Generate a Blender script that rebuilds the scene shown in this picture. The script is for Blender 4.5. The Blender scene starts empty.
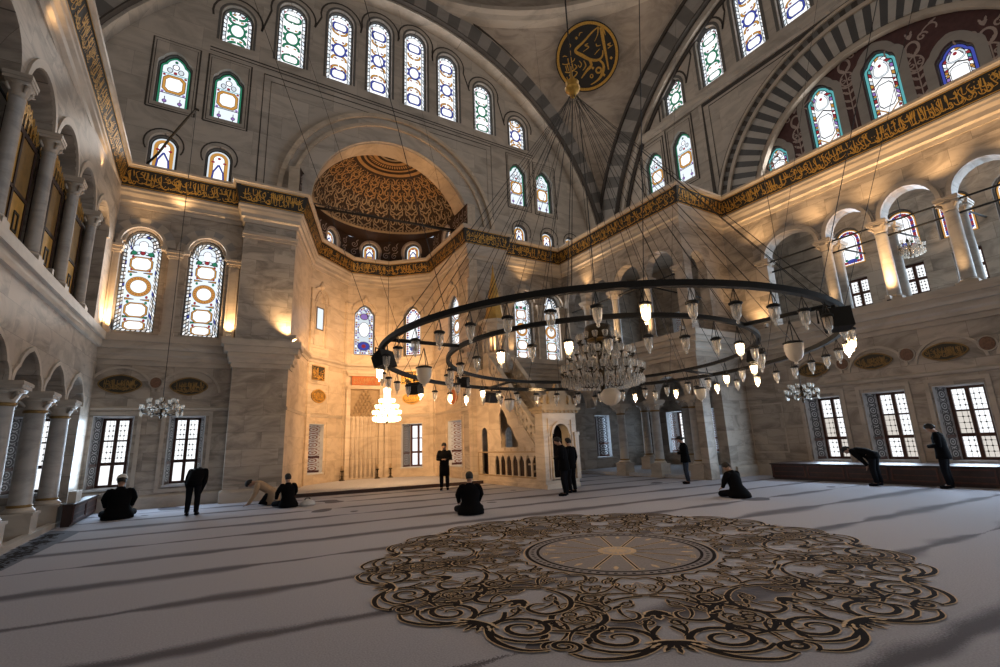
import bpy, math, random
from mathutils import Vector, Matrix
from mathutils.geometry import delaunay_2d_cdt, tessellate_polygon
PI = math.pi
R = math.radians; H90 = PI/2
sc = bpy.context.scene
COL = sc.collection
sin, cos = math.sin, math.cos

# ------------------------------------------------------------------ materials
def newmat(name):
    m = bpy.data.materials.new(name); m.use_nodes = True
    nt = m.node_tree; nt.nodes.clear()
    out = nt.nodes.new('ShaderNodeOutputMaterial')
    return m, nt, out

def N(nt, typ, **kw):
    n = nt.nodes.new(typ)
    for k, v in kw.items():
        if k.startswith('i_'): n.inputs[k[2:].replace('_', ' ')].default_value = v
        else: setattr(n, k, v)
    return n

def plain(name, col, rough=.6, metal=0., noise=.12, nscale=6., bump=0.):
    m, nt, out = newmat(name)
    b = N(nt, 'ShaderNodeBsdfPrincipled'); b.inputs['Roughness'].default_value = rough; b.inputs['Metallic'].default_value = metal
    if rough >= .89: b.inputs['Specular IOR Level'].default_value = .05
    tc = N(nt, 'ShaderNodeTexCoord'); no = N(nt, 'ShaderNodeTexNoise'); no.inputs['Scale'].default_value = nscale; no.inputs['Detail'].default_value = 4
    nt.links.new(tc.outputs['Object'], no.inputs['Vector'])
    cr = N(nt, 'ShaderNodeValToRGB')
    cr.color_ramp.elements[0].position = .3; cr.color_ramp.elements[1].position = .7
    cr.color_ramp.elements[0].color = tuple(c*(1-noise) for c in col)+(1,)
    cr.color_ramp.elements[1].color = tuple(min(1, c*(1+noise)) for c in col)+(1,)
    nt.links.new(no.outputs['Fac'], cr.inputs['Fac']); nt.links.new(cr.outputs['Color'], b.inputs['Base Color'])
    if bump:
        bp = N(nt, 'ShaderNodeBump'); bp.inputs['Strength'].default_value = bump; bp.inputs['Distance'].default_value = .02
        nt.links.new(no.outputs['Fac'], bp.inputs['Height']); nt.links.new(bp.outputs['Normal'], b.inputs['Normal'])
    nt.links.new(b.outputs['BSDF'], out.inputs['Surface'])
    return m

def glow(name, col, s):
    m, nt, out = newmat(name)
    e = N(nt, 'ShaderNodeEmission'); e.inputs['Color'].default_value = tuple(col)+(1,); e.inputs['Strength'].default_value = s
    nt.links.new(e.outputs[0], out.inputs['Surface'])
    try: m.cycles.emission_sampling = 'NONE'
    except Exception: pass
    return m

def marble(name, base, dark, rough=.38, joints=True, bw=1.25, bh=.62, vein=.55, wav=1.1):
    m, nt, out = newmat(name)
    L = nt.links.new
    b = N(nt, 'ShaderNodeBsdfPrincipled'); b.inputs['Roughness'].default_value = rough
    geo = N(nt, 'ShaderNodeNewGeometry')
    sep = N(nt, 'ShaderNodeSeparateXYZ'); L(geo.outputs['Position'], sep.inputs[0])
    ad = N(nt, 'ShaderNodeMath', operation='ADD'); L(sep.outputs['X'], ad.inputs[0])
    mu = N(nt, 'ShaderNodeMath', operation='MULTIPLY'); L(sep.outputs['Y'], mu.inputs[0]); mu.inputs[1].default_value = 1.0
    L(mu.outputs[0], ad.inputs[1])
    cmb = N(nt, 'ShaderNodeCombineXYZ'); L(ad.outputs[0], cmb.inputs['X']); L(sep.outputs['Z'], cmb.inputs['Y'])
    br = N(nt, 'ShaderNodeTexBrick'); br.offset = .5
    br.inputs['Scale'].default_value = 1.0
    br.inputs['Brick Width'].default_value = bw; br.inputs['Row Height'].default_value = bh
    br.inputs['Mortar Size'].default_value = .0042; br.inputs['Mortar Smooth'].default_value = .3; br.inputs['Bias'].default_value = 0
    br.inputs['Color1'].default_value = (0, 0, 0, 1); br.inputs['Color2'].default_value = (1, 1, 1, 1); br.inputs['Mortar'].default_value = (.5, .5, .5, 1)
    L(cmb.outputs[0], br.inputs['Vector'])
    # veins: per block offset coordinates
    bo = N(nt, 'ShaderNodeVectorMath', operation='SCALE'); bo.inputs['Scale'].default_value = 9.0 if joints else 0.
    L(br.outputs['Color'], bo.inputs[0])
    pv = N(nt, 'ShaderNodeVectorMath', operation='ADD'); L(geo.outputs['Position'], pv.inputs[0]); L(bo.outputs[0], pv.inputs[1])
    mp = N(nt, 'ShaderNodeMapping'); mp.inputs['Rotation'].default_value = (.35, .5, .3); mp.inputs['Scale'].default_value = (.5, .5, 1.25)
    L(pv.outputs[0], mp.inputs['Vector'])
    wv = N(nt, 'ShaderNodeTexNoise'); wv.inputs['Scale'].default_value = wav; wv.inputs['Detail'].default_value = 7; wv.inputs['Distortion'].default_value = 1.6
    wv.inputs['Roughness'].default_value = .62
    L(mp.outputs[0], wv.inputs['Vector'])
    cr = N(nt, 'ShaderNodeValToRGB'); e = cr.color_ramp.elements
    e[0].position = .36; e[0].color = tuple(dark)+(1,); e[1].position = .56; e[1].color = tuple(base)+(1,)
    L(wv.outputs['Fac'], cr.inputs['Fac'])
    mx = N(nt, 'ShaderNodeMix', data_type='RGBA', blend_type='MIX'); mx.inputs[0].default_value = vein
    mx.inputs[6].default_value = tuple(base)+(1,); L(cr.outputs['Color'], mx.inputs[7])
    res = mx.outputs[2]
    if joints:
        # slight block to block tone
        sp = N(nt, 'ShaderNodeMapRange'); sp.inputs['To Min'].default_value = .90; sp.inputs['To Max'].default_value = 1.07
        L(br.outputs['Color'], sp.inputs['Value'])
        m2 = N(nt, 'ShaderNodeVectorMath', operation='SCALE'); L(res, m2.inputs[0]); L(sp.outputs[0], m2.inputs['Scale'])
        m3 = N(nt, 'ShaderNodeMix', data_type='RGBA', blend_type='MIX'); L(br.outputs['Fac'], m3.inputs[0]); L(m2.outputs[0], m3.inputs[6])
        m3.inputs[7].default_value = tuple(c*.8 for c in dark)+(1,)
        res = m3.outputs[2]
    L(res, b.inputs['Base Color'])
    L(b.outputs['BSDF'], out.inputs['Surface'])
    return m

M = {}
M['marble'] = marble('grey marble blocks', (.46, .395, .33), (.17, .145, .12), vein=.75)
M['marble_up'] = marble('pale grey plastered marble', (.53, .475, .415), (.27, .24, .21), rough=.6, bw=2.2, bh=1.1, wav=.8)
M['marble_smooth'] = marble('smooth carved marble', (.52, .45, .375), (.25, .215, .18), joints=False, vein=.45)
M['marble_apse'] = marble('cream marble', (.62, .52, .41), (.34, .26, .185), joints=True, vein=.55, bw=2.4, bh=1.15)
M['column'] = marble('column marble', (.44, .41, .38), (.24, .225, .21), joints=False, vein=.6, wav=2.)
M['dome'] = marble('painted dome plaster', (.42, .365, .315), (.20, .175, .15), rough=.75, joints=False, vein=.7, wav=.9)
M['vdark'] = marble('dark grey voussoir', (.085, .085, .088), (.05, .05, .05), joints=False, vein=.4)
M['vlight'] = marble('light voussoir', (.46, .44, .41), (.32, .30, .28), joints=False, vein=.4)
M['vmid'] = marble('mid grey voussoir', (.15, .145, .14), (.10, .095, .09), joints=False, vein=.4)
M['vpale'] = marble('pale grey voussoir', (.33, .31, .29), (.22, .20, .19), joints=False, vein=.4)
M['maroon'] = plain('maroon painted panel', (.075, .030, .030), .7, noise=.2)
M['cream'] = plain('grey cream paint', (.40, .32, .29), .7)
M['black'] = plain('black lacquer', (.012, .011, .010), .45)
M['gold'] = plain('gold leaf', (.62, .36, .08), .38, metal=.65, noise=.2, nscale=14)
M['goldpaint'] = plain('gilded panel', (.55, .33, .08), .45, metal=.35, noise=.25, nscale=3)
M['golddark'] = plain('aged gilding', (.24, .145, .045), .5, metal=.3, noise=.25, nscale=5)
M['line'] = plain('dark painted line', (.055, .046, .040), .7)
M['iron'] = plain('black iron', (.010, .009, .008), .75)
M['bronze'] = plain('dark bronze', (.055, .040, .022), .4, metal=.7)
M['wire'] = plain('steel wire', (.035, .032, .030), .5, metal=.4)
M['wood'] = plain('dark red wood', (.075, .022, .014), .45, noise=.3, nscale=9)
M['wooddark'] = plain('very dark wood', (.028, .012, .010), .5, noise=.3, nscale=9)
M['brown'] = plain('dark brown ground', (.040, .020, .011), .7)
M['tan'] = plain('tan relief', (.38, .28, .17), .6)
M['orangegold'] = plain('amber relief', (.40, .23, .09), .55)
M['redplaq'] = plain('terracotta panel', (.42, .12, .035), .6)
M['redstone'] = plain('red porphyry', (.17, .085, .05), .5, noise=.35, nscale=18)
M['plaqgreen'] = plain('dark olive ground', (.022, .018, .010), .5)
M['lead'] = plain('lead came', (.030, .028, .026), .6)
M['stone'] = plain('window stone frame', (.13, .125, .12), .7)
M['white'] = plain('white jamb paint', (.55, .57, .60), .6)
M['redbrown'] = plain('red brown painted jamb', (.22, .085, .055), .6)
M['tile'] = plain('blue grey lattice', (.045, .045, .055), .6)
for k, c, s in (('w', (.95, .97, 1.0), 1.02), ('wp', (.74, .82, .88), .72), ('b', (.09, .12, .60), .45), ('a', (.85, .42, .10), .50), ('g', (.05, .36, .20), .42),
                ('r', (.55, .06, .08), .42), ('t', (.14, .50, .52), .6), ('sk', (.82, .90, 1.0), .85), ('wd', (.88, .82, .75), .62), ('v', (.40, .24, .66), .55)):
    M['gl_'+k] = glow('lit stained glass '+k, c, s)
M['bulb'] = glow('glowing bulb', (1.0, .66, .30), 16.)
M['bulbsoft'] = glow('glowing crystal', (1.0, .74, .44), 4.5)
def frosted():
    m, nt, out = newmat('clear lamp glass'); L = nt.links.new
    tr = N(nt, 'ShaderNodeBsdfTransparent'); tr.inputs[0].default_value = (.93, .92, .90, 1)
    gl = N(nt, 'ShaderNodeBsdfGlossy'); gl.inputs['Roughness'].default_value = .12; gl.inputs[0].default_value = (.9, .88, .85, 1)
    df = N(nt, 'ShaderNodeBsdfTranslucent'); df.inputs[0].default_value = (.85, .78, .68, 1)
    lw = N(nt, 'ShaderNodeLayerWeight'); lw.inputs['Blend'].default_value = .45
    mr = N(nt, 'ShaderNodeMapRange'); mr.inputs['To Min'].default_value = .34; mr.inputs['To Max'].default_value = .9; L(lw.outputs['Facing'], mr.inputs['Value'])
    a = N(nt, 'ShaderNodeMixShader'); a.inputs[0].default_value = .7; L(gl.outputs[0], a.inputs[1]); L(df.outputs[0], a.inputs[2])
    b = N(nt, 'ShaderNodeMixShader'); L(mr.outputs[0], b.inputs[0]); L(tr.outputs[0], b.inputs[1]); L(a.outputs[0], b.inputs[2])
    L(b.outputs[0], out.inputs['Surface']); return m
M['glass'] = frosted()
def milk():
    m, nt, out = newmat('milk glass'); L = nt.links.new
    b = N(nt, 'ShaderNodeBsdfPrincipled'); b.inputs['Base Color'].default_value = (.80, .74, .66, 1); b.inputs['Roughness'].default_value = .25
    t = N(nt, 'ShaderNodeBsdfTranslucent'); t.inputs[0].default_value = (.85, .78, .68, 1)
    a = N(nt, 'ShaderNodeMixShader'); a.inputs[0].default_value = .4; L(b.outputs[0], a.inputs[1]); L(t.outputs[0], a.inputs[2]); L(a.outputs[0], out.inputs['Surface']); return m
M['milk'] = milk()
def carpet():
    m, nt, out = newmat('striped prayer carpet'); L = nt.links.new
    b = N(nt, 'ShaderNodeBsdfPrincipled'); b.inputs['Roughness'].default_value = .95
    geo = N(nt, 'ShaderNodeNewGeometry'); sep = N(nt, 'ShaderNodeSeparateXYZ'); L(geo.outputs['Position'], sep.inputs[0])
    n1 = N(nt, 'ShaderNodeTexNoise'); n1.inputs['Scale'].default_value = 1.6; n1.inputs['Detail'].default_value = 5
    n2 = N(nt, 'ShaderNodeTexNoise'); n2.inputs['Scale'].default_value = 55.; n2.inputs['Detail'].default_value = 3
    n3 = N(nt, 'ShaderNodeTexNoise'); n3.inputs['Scale'].default_value = .42; n3.inputs['Detail'].default_value = 2
    for n in (n1, n2, n3): L(geo.outputs['Position'], n.inputs['Vector'])
    def math_(op, a, bb=None, c=None):
        q = N(nt, 'ShaderNodeMath', operation=op)
        for i, v in enumerate((a, bb, c)):
            if v is None: continue
            if isinstance(v, (int, float)): q.inputs[i].default_value = v
            else: L(v, q.inputs[i])
        return q.outputs[0]
    # row coordinate: rows run across the hall, slightly skewed to the walls
    row = math_('ADD', sep.outputs['Y'], math_('MULTIPLY', sep.outputs['X'], .085))
    row = math_('ADD', row, math_('MULTIPLY', math_('SUBTRACT', n1.outputs['Fac'], .5), .16))
    row = math_('ADD', row, math_('MULTIPLY', math_('SUBTRACT', n2.outputs['Fac'], .5), .16))
    ph = math_('FRACT', math_('DIVIDE', math_('SUBTRACT', row, 7.48-.85), 1.70))
    d = math_('ABSOLUTE', math_('SUBTRACT', ph, .5))
    wd = math_('ADD', .055, math_('MULTIPLY', math_('SUBTRACT', n3.outputs['Fac'], .43), .48))
    mr = N(nt, 'ShaderNodeMapRange'); mr.interpolation_type = 'SMOOTHSTEP'
    L(d, mr.inputs['Value']); L(math_('MULTIPLY', wd, .25), mr.inputs['From Min']); L(math_('MULTIPLY', wd, 1.6), mr.inputs['From Max']); mr.inputs['To Min'].default_value = 1; mr.inputs['To Max'].default_value = 0
    f = math_('MULTIPLY', mr.outputs[0], .88)
    cr = N(nt, 'ShaderNodeValToRGB'); e = cr.color_ramp.elements
    e[0].position = .3; e[0].color = (.33, .335, .385, 1); e[1].position = .7; e[1].color = (.445, .445, .50, 1); L(n2.outputs['Fac'], cr.inputs['Fac'])
    mx = N(nt, 'ShaderNodeMix', data_type='RGBA'); L(f, mx.inputs[0]); L(cr.outputs['Color'], mx.inputs[6]); mx.inputs[7].default_value = (.062, .054, .066, 1)
    L(mx.outputs[2], b.inputs['Base Color'])
    bp = N(nt, 'ShaderNodeBump'); bp.inputs['Strength'].default_value = .35; bp.inputs['Distance'].default_value = .01; L(n2.outputs['Fac'], bp.inputs['Height']); L(bp.outputs['Normal'], b.inputs['Normal'])
    L(b.outputs['BSDF'], out.inputs['Surface']); return m
M['carpet'] = carpet()
M['rugplain'] = plain('pale grey carpet', (.52, .54, .60), .95, noise=.15, nscale=20)
M['rugdark'] = plain('dark brown pile', (.022, .017, .016), .95, nscale=30)
M['ruggold'] = plain('beige pile outline', (.66, .50, .33), .9, nscale=30)
M['rugblue'] = plain('slate pile', (.31, .285, .285), .95, nscale=30)
M['rugslate'] = plain('slate blue rug', (.17, .19, .23), .95, nscale=20)
M['rugbase'] = plain('light pile', (.50, .44, .41), .95, noise=.1, nscale=30)
M['skin'] = plain('skin', (.38, .22, .15), .5)
M['cloth_black'] = plain('black cloth', (.005, .005, .006), .9)
M['cloth_navy'] = plain('charcoal cloth', (.008, .0085, .011), .9)
M['cloth_jean'] = plain('dark denim', (.030, .038, .055), .9)
M['cloth_tan'] = plain('tan cloth', (.44, .31, .20), .9)
M['cloth_white'] = plain('white cloth', (.62, .60, .57), .9)
M['hair'] = plain('dark hair', (.010, .008, .007), .7)
M['red'] = plain('red paint', (.45, .02, .015), .4)

# ------------------------------------------------------------------ mesh helper
class MB:
    def __init__(s): s.v = []; s.f = []; s.m = []; s.sm = []
    def add(s, vs, fs, m=0, smooth=False):
        o = len(s.v); s.v += [tuple(p) for p in vs]
        for f in fs: s.f.append(tuple(i+o for i in f)); s.m.append(m); s.sm.append(smooth)
    def box(s, x0, y0, z0, x1, y1, z1, m=0):
        s.add([(x0,y0,z0),(x1,y0,z0),(x1,y1,z0),(x0,y1,z0),(x0,y0,z1),(x1,y0,z1),(x1,y1,z1),(x0,y1,z1)],
              [(3,2,1,0),(4,5,6,7),(0,1,5,4),(1,2,6,5),(2,3,7,6),(3,0,4,7)], m)
    def lathe(s, prof, n=16, c=(0,0,0), m=0, sx=1., sy=1., smooth=True, a0=0., ripple=0, rip=0., cap=True):
        vs = []; fs = []
        for r, z in prof:
            for i in range(n):
                a = a0+2*PI*i/n; rr = r*(1+rip*cos(ripple*a)) if ripple else r
                vs.append((c[0]+rr*cos(a)*sx, c[1]+rr*sin(a)*sy, c[2]+z))
        for k in range(len(prof)-1):
            for i in range(n):
                j = (i+1) % n; fs.append((k*n+i, k*n+j, (k+1)*n+j, (k+1)*n+i))
        if cap: fs.append(tuple(range(n-1, -1, -1))); fs.append(tuple((len(prof)-1)*n+i for i in range(n)))
        s.add(vs, fs, m, smooth)
    def tube(s, pts, r, n=8, m=0, smooth=True, cap=True):
        pts = [Vector(p) for p in pts]; k = len(pts)
        rs = r if isinstance(r, (list, tuple)) else [r]*k
        vs = []; fs = []; up = None
        for i, p in enumerate(pts):
            t = (pts[min(i+1, k-1)]-pts[max(i-1, 0)]).normalized()
            if up is None: up = Vector((0,0,1)) if abs(t.z) < .9 else Vector((1,0,0))
            a = t.cross(up).normalized(); b = a.cross(t).normalized(); up = b
            for j in range(n):
                q = 2*PI*j/n; vs.append(p+(a*cos(q)+b*sin(q))*rs[i])
        for i in range(k-1):
            for j in range(n):
                l = (j+1) % n; fs.append((i*n+j, i*n+l, (i+1)*n+l, (i+1)*n+j))
        if cap: fs.append(tuple(range(n-1, -1, -1))); fs.append(tuple((k-1)*n+j for j in range(n)))
        s.add(vs, fs, m, smooth)
    def loft(s, secs, n=16, m=0, smooth=True):
        """secs: (centre, lateral vec, depth vec) ellipses"""
        vs = []; fs = []
        for c, a, b in secs:
            c, a, b = Vector(c), Vector(a), Vector(b)
            for j in range(n):
                q = 2*PI*j/n; vs.append(c+a*cos(q)+b*sin(q))
        for i in range(len(secs)-1):
            for j in range(n):
                l = (j+1) % n; fs.append((i*n+j, i*n+l, (i+1)*n+l, (i+1)*n+j))
        fs.append(tuple(range(n-1, -1, -1))); fs.append(tuple((len(secs)-1)*n+j for j in range(n)))
        s.add(vs, fs, m, smooth)
    def prism(s, poly, y0, y1, m=0, mp=None):
        """poly in (x,z), extruded along y from y0 to y1"""
        n = len(poly); tri = tessellate_polygon([[Vector((p[0], p[1], 0)) for p in poly]])
        vs = [(p[0], y0, p[1]) for p in poly]+[(p[0], y1, p[1]) for p in poly]
        if mp: vs = [mp(*v) for v in vs]
        fs = [tuple(t) for t in tri]+[tuple(n+i for i in reversed(t)) for t in tri]
        fs += [(i, (i+1) % n, n+(i+1) % n, n+i) for i in range(n)]
        s.add(vs, fs, m)
    def arch_ring(s, cx, cz, r0, r1, a0, a1, y0, y1, n, mats, close=True):
        """segmented ring in the x-z plane; y0 = front"""
        for i in range(n):
            t0 = a0+(a1-a0)*i/n; t1 = a0+(a1-a0)*(i+1)/n
            sub = 1 if n > 30 else 3
            for k in range(sub):
                u0 = t0+(t1-t0)*k/sub; u1 = t0+(t1-t0)*(k+1)/sub
                P = []
                for y in (y0, y1):
                    for r, t in ((r0, u0), (r1, u0), (r1, u1), (r0, u1)): P.append((cx+r*cos(t), y, cz+r*sin(t)))
                s.add(P, [(3,2,1,0), (4,5,6,7), (0,1,5,4), (1,2,6,5), (2,3,7,6), (3,0,4,7)], mats[i % len(mats)])
    def sweep(s, path, prof, m=0, side=1):
        """path: plan polyline (x,y); prof: closed (d,z) outline, d = distance to the interior"""
        k = len(path); nrm = []
        P = [Vector(p) for p in path]
        for i in range(k):
            def nn(a, b):
                t = (b-a).normalized(); return Vector((t.y, -t.x))*side
            if i == 0: v = nn(P[0], P[1])
            elif i == k-1: v = nn(P[-2], P[-1])
            else:
                n0, n1 = nn(P[i-1], P[i]), nn(P[i], P[i+1]); v = n0+n1; v = v/max(.35, v.dot(n0))
            nrm.append(v)
        q = len(prof); vs = []; fs = []
        for i in range(k):
            for d, z in prof: vs.append((P[i].x+nrm[i].x*d, P[i].y+nrm[i].y*d, z))
        for i in range(k-1):
            for j in range(q):
                l = (j+1) % q; fs.append((i*q+j, i*q+l, (i+1)*q+l, (i+1)*q+j))
        fs.append(tuple(range(q))); fs.append(tuple((k-1)*q+j for j in range(q)))
        s.add(vs, fs, m)
    def build(s, name, mats, parent=None, loc=None, rz=None):
        me = bpy.data.meshes.new(name); me.from_pydata(s.v, [], s.f)
        for q in (mats if isinstance(mats, (list, tuple)) else [mats]): me.materials.append(M[q] if isinstance(q, str) else q)
        me.polygons.foreach_set('material_index', s.m); me.polygons.foreach_set('use_smooth', s.sm)
        me.validate(); me.update()
        return link(name, me, parent, loc, rz)

def link(name, me, parent=None, loc=None, rz=None):
    o = bpy.data.objects.new(name, me); COL.objects.link(o)
    if parent: o.parent = parent
    if loc is not None: o.location = loc
    if rz is not None: o.rotation_euler = (0, 0, rz)
    return o

def tag(o, label, cat, group=None, kind=None):
    o['label'] = label; o['category'] = cat
    if group: o['group'] = group
    if kind: o['kind'] = kind
    return o
def struct(o): o['kind'] = 'structure'; return o
def empty(name, loc=(0,0,0), rz=0.):
    o = bpy.data.objects.new(name, None); COL.objects.link(o); o.location = loc; o.rotation_euler = (0,0,rz); o.empty_display_size = .2
    return o
def dup(root, loc=None, rz=None):
    r = root.copy(); COL.objects.link(r)
    if loc is not None: r.location = loc
    if rz is not None: r.rotation_euler = (0,0,rz)
    for ch in list(root.children):
        c = ch.copy(); COL.objects.link(c); c.parent = r
        for g in list(ch.children):
            d = g.copy(); COL.objects.link(d); d.parent = c
    return r

# ------------------------------------------------------------------ flat ornament
class Art:
    """flat shapes (polygon, material, layer), later laid on a plane or a curved surface"""
    def __init__(s): s.p = []; s.k = 0
    def nx(s): s.k += 1; return s.k
    def poly(s, pts, m, l=1): s.p.append((list(pts), m, (l, s.nx())))
    def quad4(s, a, b, c, d, m, l=1): s.p.append(([a, b, c, d], m, (l, s.k)))
    def ribbon(s, pts, w, m, l=1):
        k = len(pts)
        ws = w if isinstance(w, (list, tuple)) else [w]*k
        L = []; Rr = []; q = (l, s.nx())
        for i, p in enumerate(pts):
            a = pts[max(i-1, 0)]; b = pts[min(i+1, k-1)]
            dx, dy = b[0]-a[0], b[1]-a[1]; h = math.hypot(dx, dy) or 1e-9
            nx, ny = -dy/h*ws[i]/2, dx/h*ws[i]/2
            L.append((p[0]+nx, p[1]+ny)); Rr.append((p[0]-nx, p[1]-ny))
        for i in range(k-1): s.p.append(([L[i], L[i+1], Rr[i+1], Rr[i]], m, q))
    def ell(s, c, rx, ry, m, l=1, n=18, a=0.):
        s.p.append(([(c[0]+rx*cos(2*PI*i/n)*cos(a)-ry*sin(2*PI*i/n)*sin(a), c[1]+rx*cos(2*PI*i/n)*sin(a)+ry*sin(2*PI*i/n)*cos(a)) for i in range(n)], m, (l, s.nx())))
    def ring(s, c, rx, ry, w, m, l=1, n=24):
        s.ribbon([(c[0]+rx*cos(2*PI*i/n), c[1]+ry*sin(2*PI*i/n)) for i in range(n+1)], w, m, l)
    def mb(s, fn, layers=.003, out=None, eps=8e-6):
        out = out or MB()
        for pts, m, l in s.p:
            if len(pts) <= 4: fs = [tuple(range(len(pts)))]
            else:
                fs = [tuple(t) for t in tessellate_polygon([[Vector((a, b, 0)) for a, b in pts]])]
            out.add([fn(a, b, l[0]*layers+l[1]*eps) for a, b in pts], fs, m)
        return out
def on_wall(x0=0., z0=0., y0=0.):
    return lambda a, b, d: (x0+a, y0-d, z0+b)

def bez(p0, p1, p2, p3, n=10):
    o = []
    for i in range(n+1):
        t = i/n; u = 1-t
        o.append(tuple(u**3*p0[k]+3*u*u*t*p1[k]+3*u*t*t*p2[k]+t**3*p3[k] for k in (0, 1)))
    return o
def smooth(pts, n=5):
    o = []
    P = [pts[0]]+list(pts)+[pts[-1]]
    for i in range(1, len(P)-2):
        for k in range(n):
            t = k/n
            o.append(tuple(.5*((2*P[i][q])+(-P[i-1][q]+P[i+1][q])*t+(2*P[i-1][q]-5*P[i][q]+4*P[i+1][q]-P[i+2][q])*t*t+(-P[i-1][q]+3*P[i][q]-3*P[i+1][q]+P[i+2][q])*t**3) for q in (0, 1)))
    o.append(tuple(pts[-1])); return o
def taper(n, w0, w1, w2): return [w0+(w1-w0)*min(1, 2*i/(n-1)) if i < n/2 else w1+(w2-w1)*(2*i/(n-1)-1) for i in range(n)]
def spiral(cx, cy, r0, a0, turns, d=1, n=None, r1=.12):
    n = n or int(14*turns)+4; o = []
    for i in range(n+1):
        t = i/n; r = r0*((1-t)+r1*t); a = a0+d*turns*2*PI*t
        o.append((cx+r*cos(a), cy+r*sin(a)))
    return o
def leaf(x, y, a, L, w):
    pts = [(0, 0), (.25, .6), (.55, .8), (.62, .45), (.8, .55), (1, 0), (.8, -.55), (.62, -.45), (.55, -.8), (.25, -.6)]
    return [(x+L*p*cos(a)-w*q*sin(a), y+L*p*sin(a)+w*q*cos(a)) for p, q in pts]
def scroll(A, pts, w, dark=0, edge=1, l=1, eg=.022, w0=.3):
    k = len(pts); ws = [w*(w0+(1-w0)*sin(PI*min(1, .15+.85*i/(k-1)))) for i in range(k)]
    A.ribbon(pts, [q+2*eg for q in ws], edge, l); A.ribbon(pts, ws, dark, l+1)

# calligraphy-like strokes filling a box of length L and height h
def script(A, x0, z0, L, h, seed, m=0, l=1, dens=1., inside=None):
    rnd = random.Random(seed)
    def put(pts, w):
        if inside and not all(inside(*p) for p in (pts[0], pts[len(pts)//2], pts[-1])): return
        A.ribbon(pts, taper(len(pts), w*.55, w, w*.35), m, l)
    x = x0+.02*h
    th = .062*h
    while x < x0+L-.12*h:
        g = rnd.random(); tier = rnd.choice((0, 0, 1)); b = z0+h*(.16+.38*tier+rnd.uniform(-.04, .06)); top = min(z0+h*.95, b+h*(.72 if tier == 0 else .42))
        if g < .40:
            s_ = rnd.uniform(-.05, .05)*h; put([(x+s_, top), (x+s_*.5, b+(top-b)*.6), (x, b)], th*1.15); adv = .13
            if rnd.random() < .5: put(bez((x, b), (x+.02*h, b-.1*h), (x+.18*h, b-.1*h), (x+.2*h, b+.05*h), 6), th)
        elif g < .60:
            w = rnd.uniform(.22, .42)*h; put(bez((x, b+.14*h), (x-.02*h, b-.16*h), (x+w, b-.16*h), (x+w, b+.16*h), 8), th*1.1); adv = .2
            q = x+w/2; A.poly([(q-.04*h, b+.12*h), (q, b+.16*h), (q+.04*h, b+.12*h), (q, b+.08*h)], m, l) if not inside or inside(q, b+.1*h) else None
        elif g < .72:
            put(smooth([(x+.2*h, top), (x+.02*h, top-.16*h), (x+.14*h, b+.22*h), (x+.2*h, b+.08*h), (x-.06*h, b)], 3), th); adv = .2
        elif g < .86:
            put(smooth([(x+.1*h, b+.2*h), (x+.03*h, b+.27*h), (x-.01*h, b+.19*h), (x+.08*h, b+.15*h), (x+.1*h, b+.02*h), (x-.05*h, b-.1*h)], 3), th); adv = .15
        else:
            w = rnd.uniform(.35, .6)*h; put(bez((x, b+.02*h), (x+w*.3, b-.08*h), (x+w*.7, b-.06*h), (x+w, b+.14*h), 7), th); adv = .22
        if rnd.random() < .55:
            q = x+rnd.uniform(-.05, .12)*h; z = z0+h*rnd.choice((.12, .9, .52)); e = .035*h
            if not inside or inside(q, z): A.poly([(q-e, z), (q, z+e), (q+e, z), (q, z-e)], m, l)
        x += adv*h/dens*rnd.uniform(.75, 1.2)

# ------------------------------------------------------------------ outlines (x,z), counter-clockwise, base on z=0
def ol_rect(w, h): return [(-w/2, 0), (w/2, 0), (w/2, h), (-w/2, h)]
def ol_round(w, h, n=14):
    r = w/2; z = h-r
    return [(-r, 0), (r, 0)]+[(r*cos(PI*i/n), z+r*sin(PI*i/n)) for i in range(n+1)]
HEAD = [(1, 0), (.99, .16), (.93, .30), (.80, .42), (.72, .46), (.66, .58), (.52, .74), (.32, .88), (.14, .95), (0, 1.0)]
def ol_ogee(w, h, hd=.95):
    H = w/2*hd*1.25; z = h-H
    rt = [(p*w/2, z+q*H) for p, q in HEAD]
    return [(-w/2, 0), (w/2, 0)]+rt+[(-x, y) for x, y in reversed(rt[:-1])]
def ol_step(w, h, n=12):
    """round arch standing on small shoulders"""
    r = w*.42; z = h-r
    a = [(r*cos(PI*i/n), z+r*sin(PI*i/n)) for i in range(n+1)]
    return [(-w/2, 0), (w/2, 0), (w/2, z-.06), (w*.47, z)]+a+[(-w*.47, z), (-w/2, z-.06)]
OL = {'rect': ol_rect, 'round': ol_round, 'ogee': ol_ogee, 'step': ol_step}
def inset(P, d):
    n = len(P); o = []
    for i in range(n):
        a, b, c = P[i-1], P[i], P[(i+1) % n]
        def nr(p, q):
            dx, dy = q[0]-p[0], q[1]-p[1]; h = math.hypot(dx, dy) or 1e-9; return (-dy/h, dx/h)
        n0, n1 = nr(a, b), nr(b, c); vx, vy = n0[0]+n1[0], n0[1]+n1[1]; k = max(.5, vx*n0[0]+vy*n0[1])
        o.append((b[0]+vx/k*d, b[1]+vy/k*d))
    return o
def resample(P, n):
    Q = P+[P[0]]; L = [0.]
    for i in range(len(P)): L.append(L[-1]+math.hypot(Q[i+1][0]-Q[i][0], Q[i+1][1]-Q[i][1]))
    o = []; k = 0
    for i in range(n):
        t = L[-1]*i/n
        while L[k+1] < t: k += 1
        u = (t-L[k])/max(1e-9, L[k+1]-L[k]); o.append((Q[k][0]+(Q[k+1][0]-Q[k][0])*u, Q[k][1]+(Q[k+1][1]-Q[k][1])*u))
    return o
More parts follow.
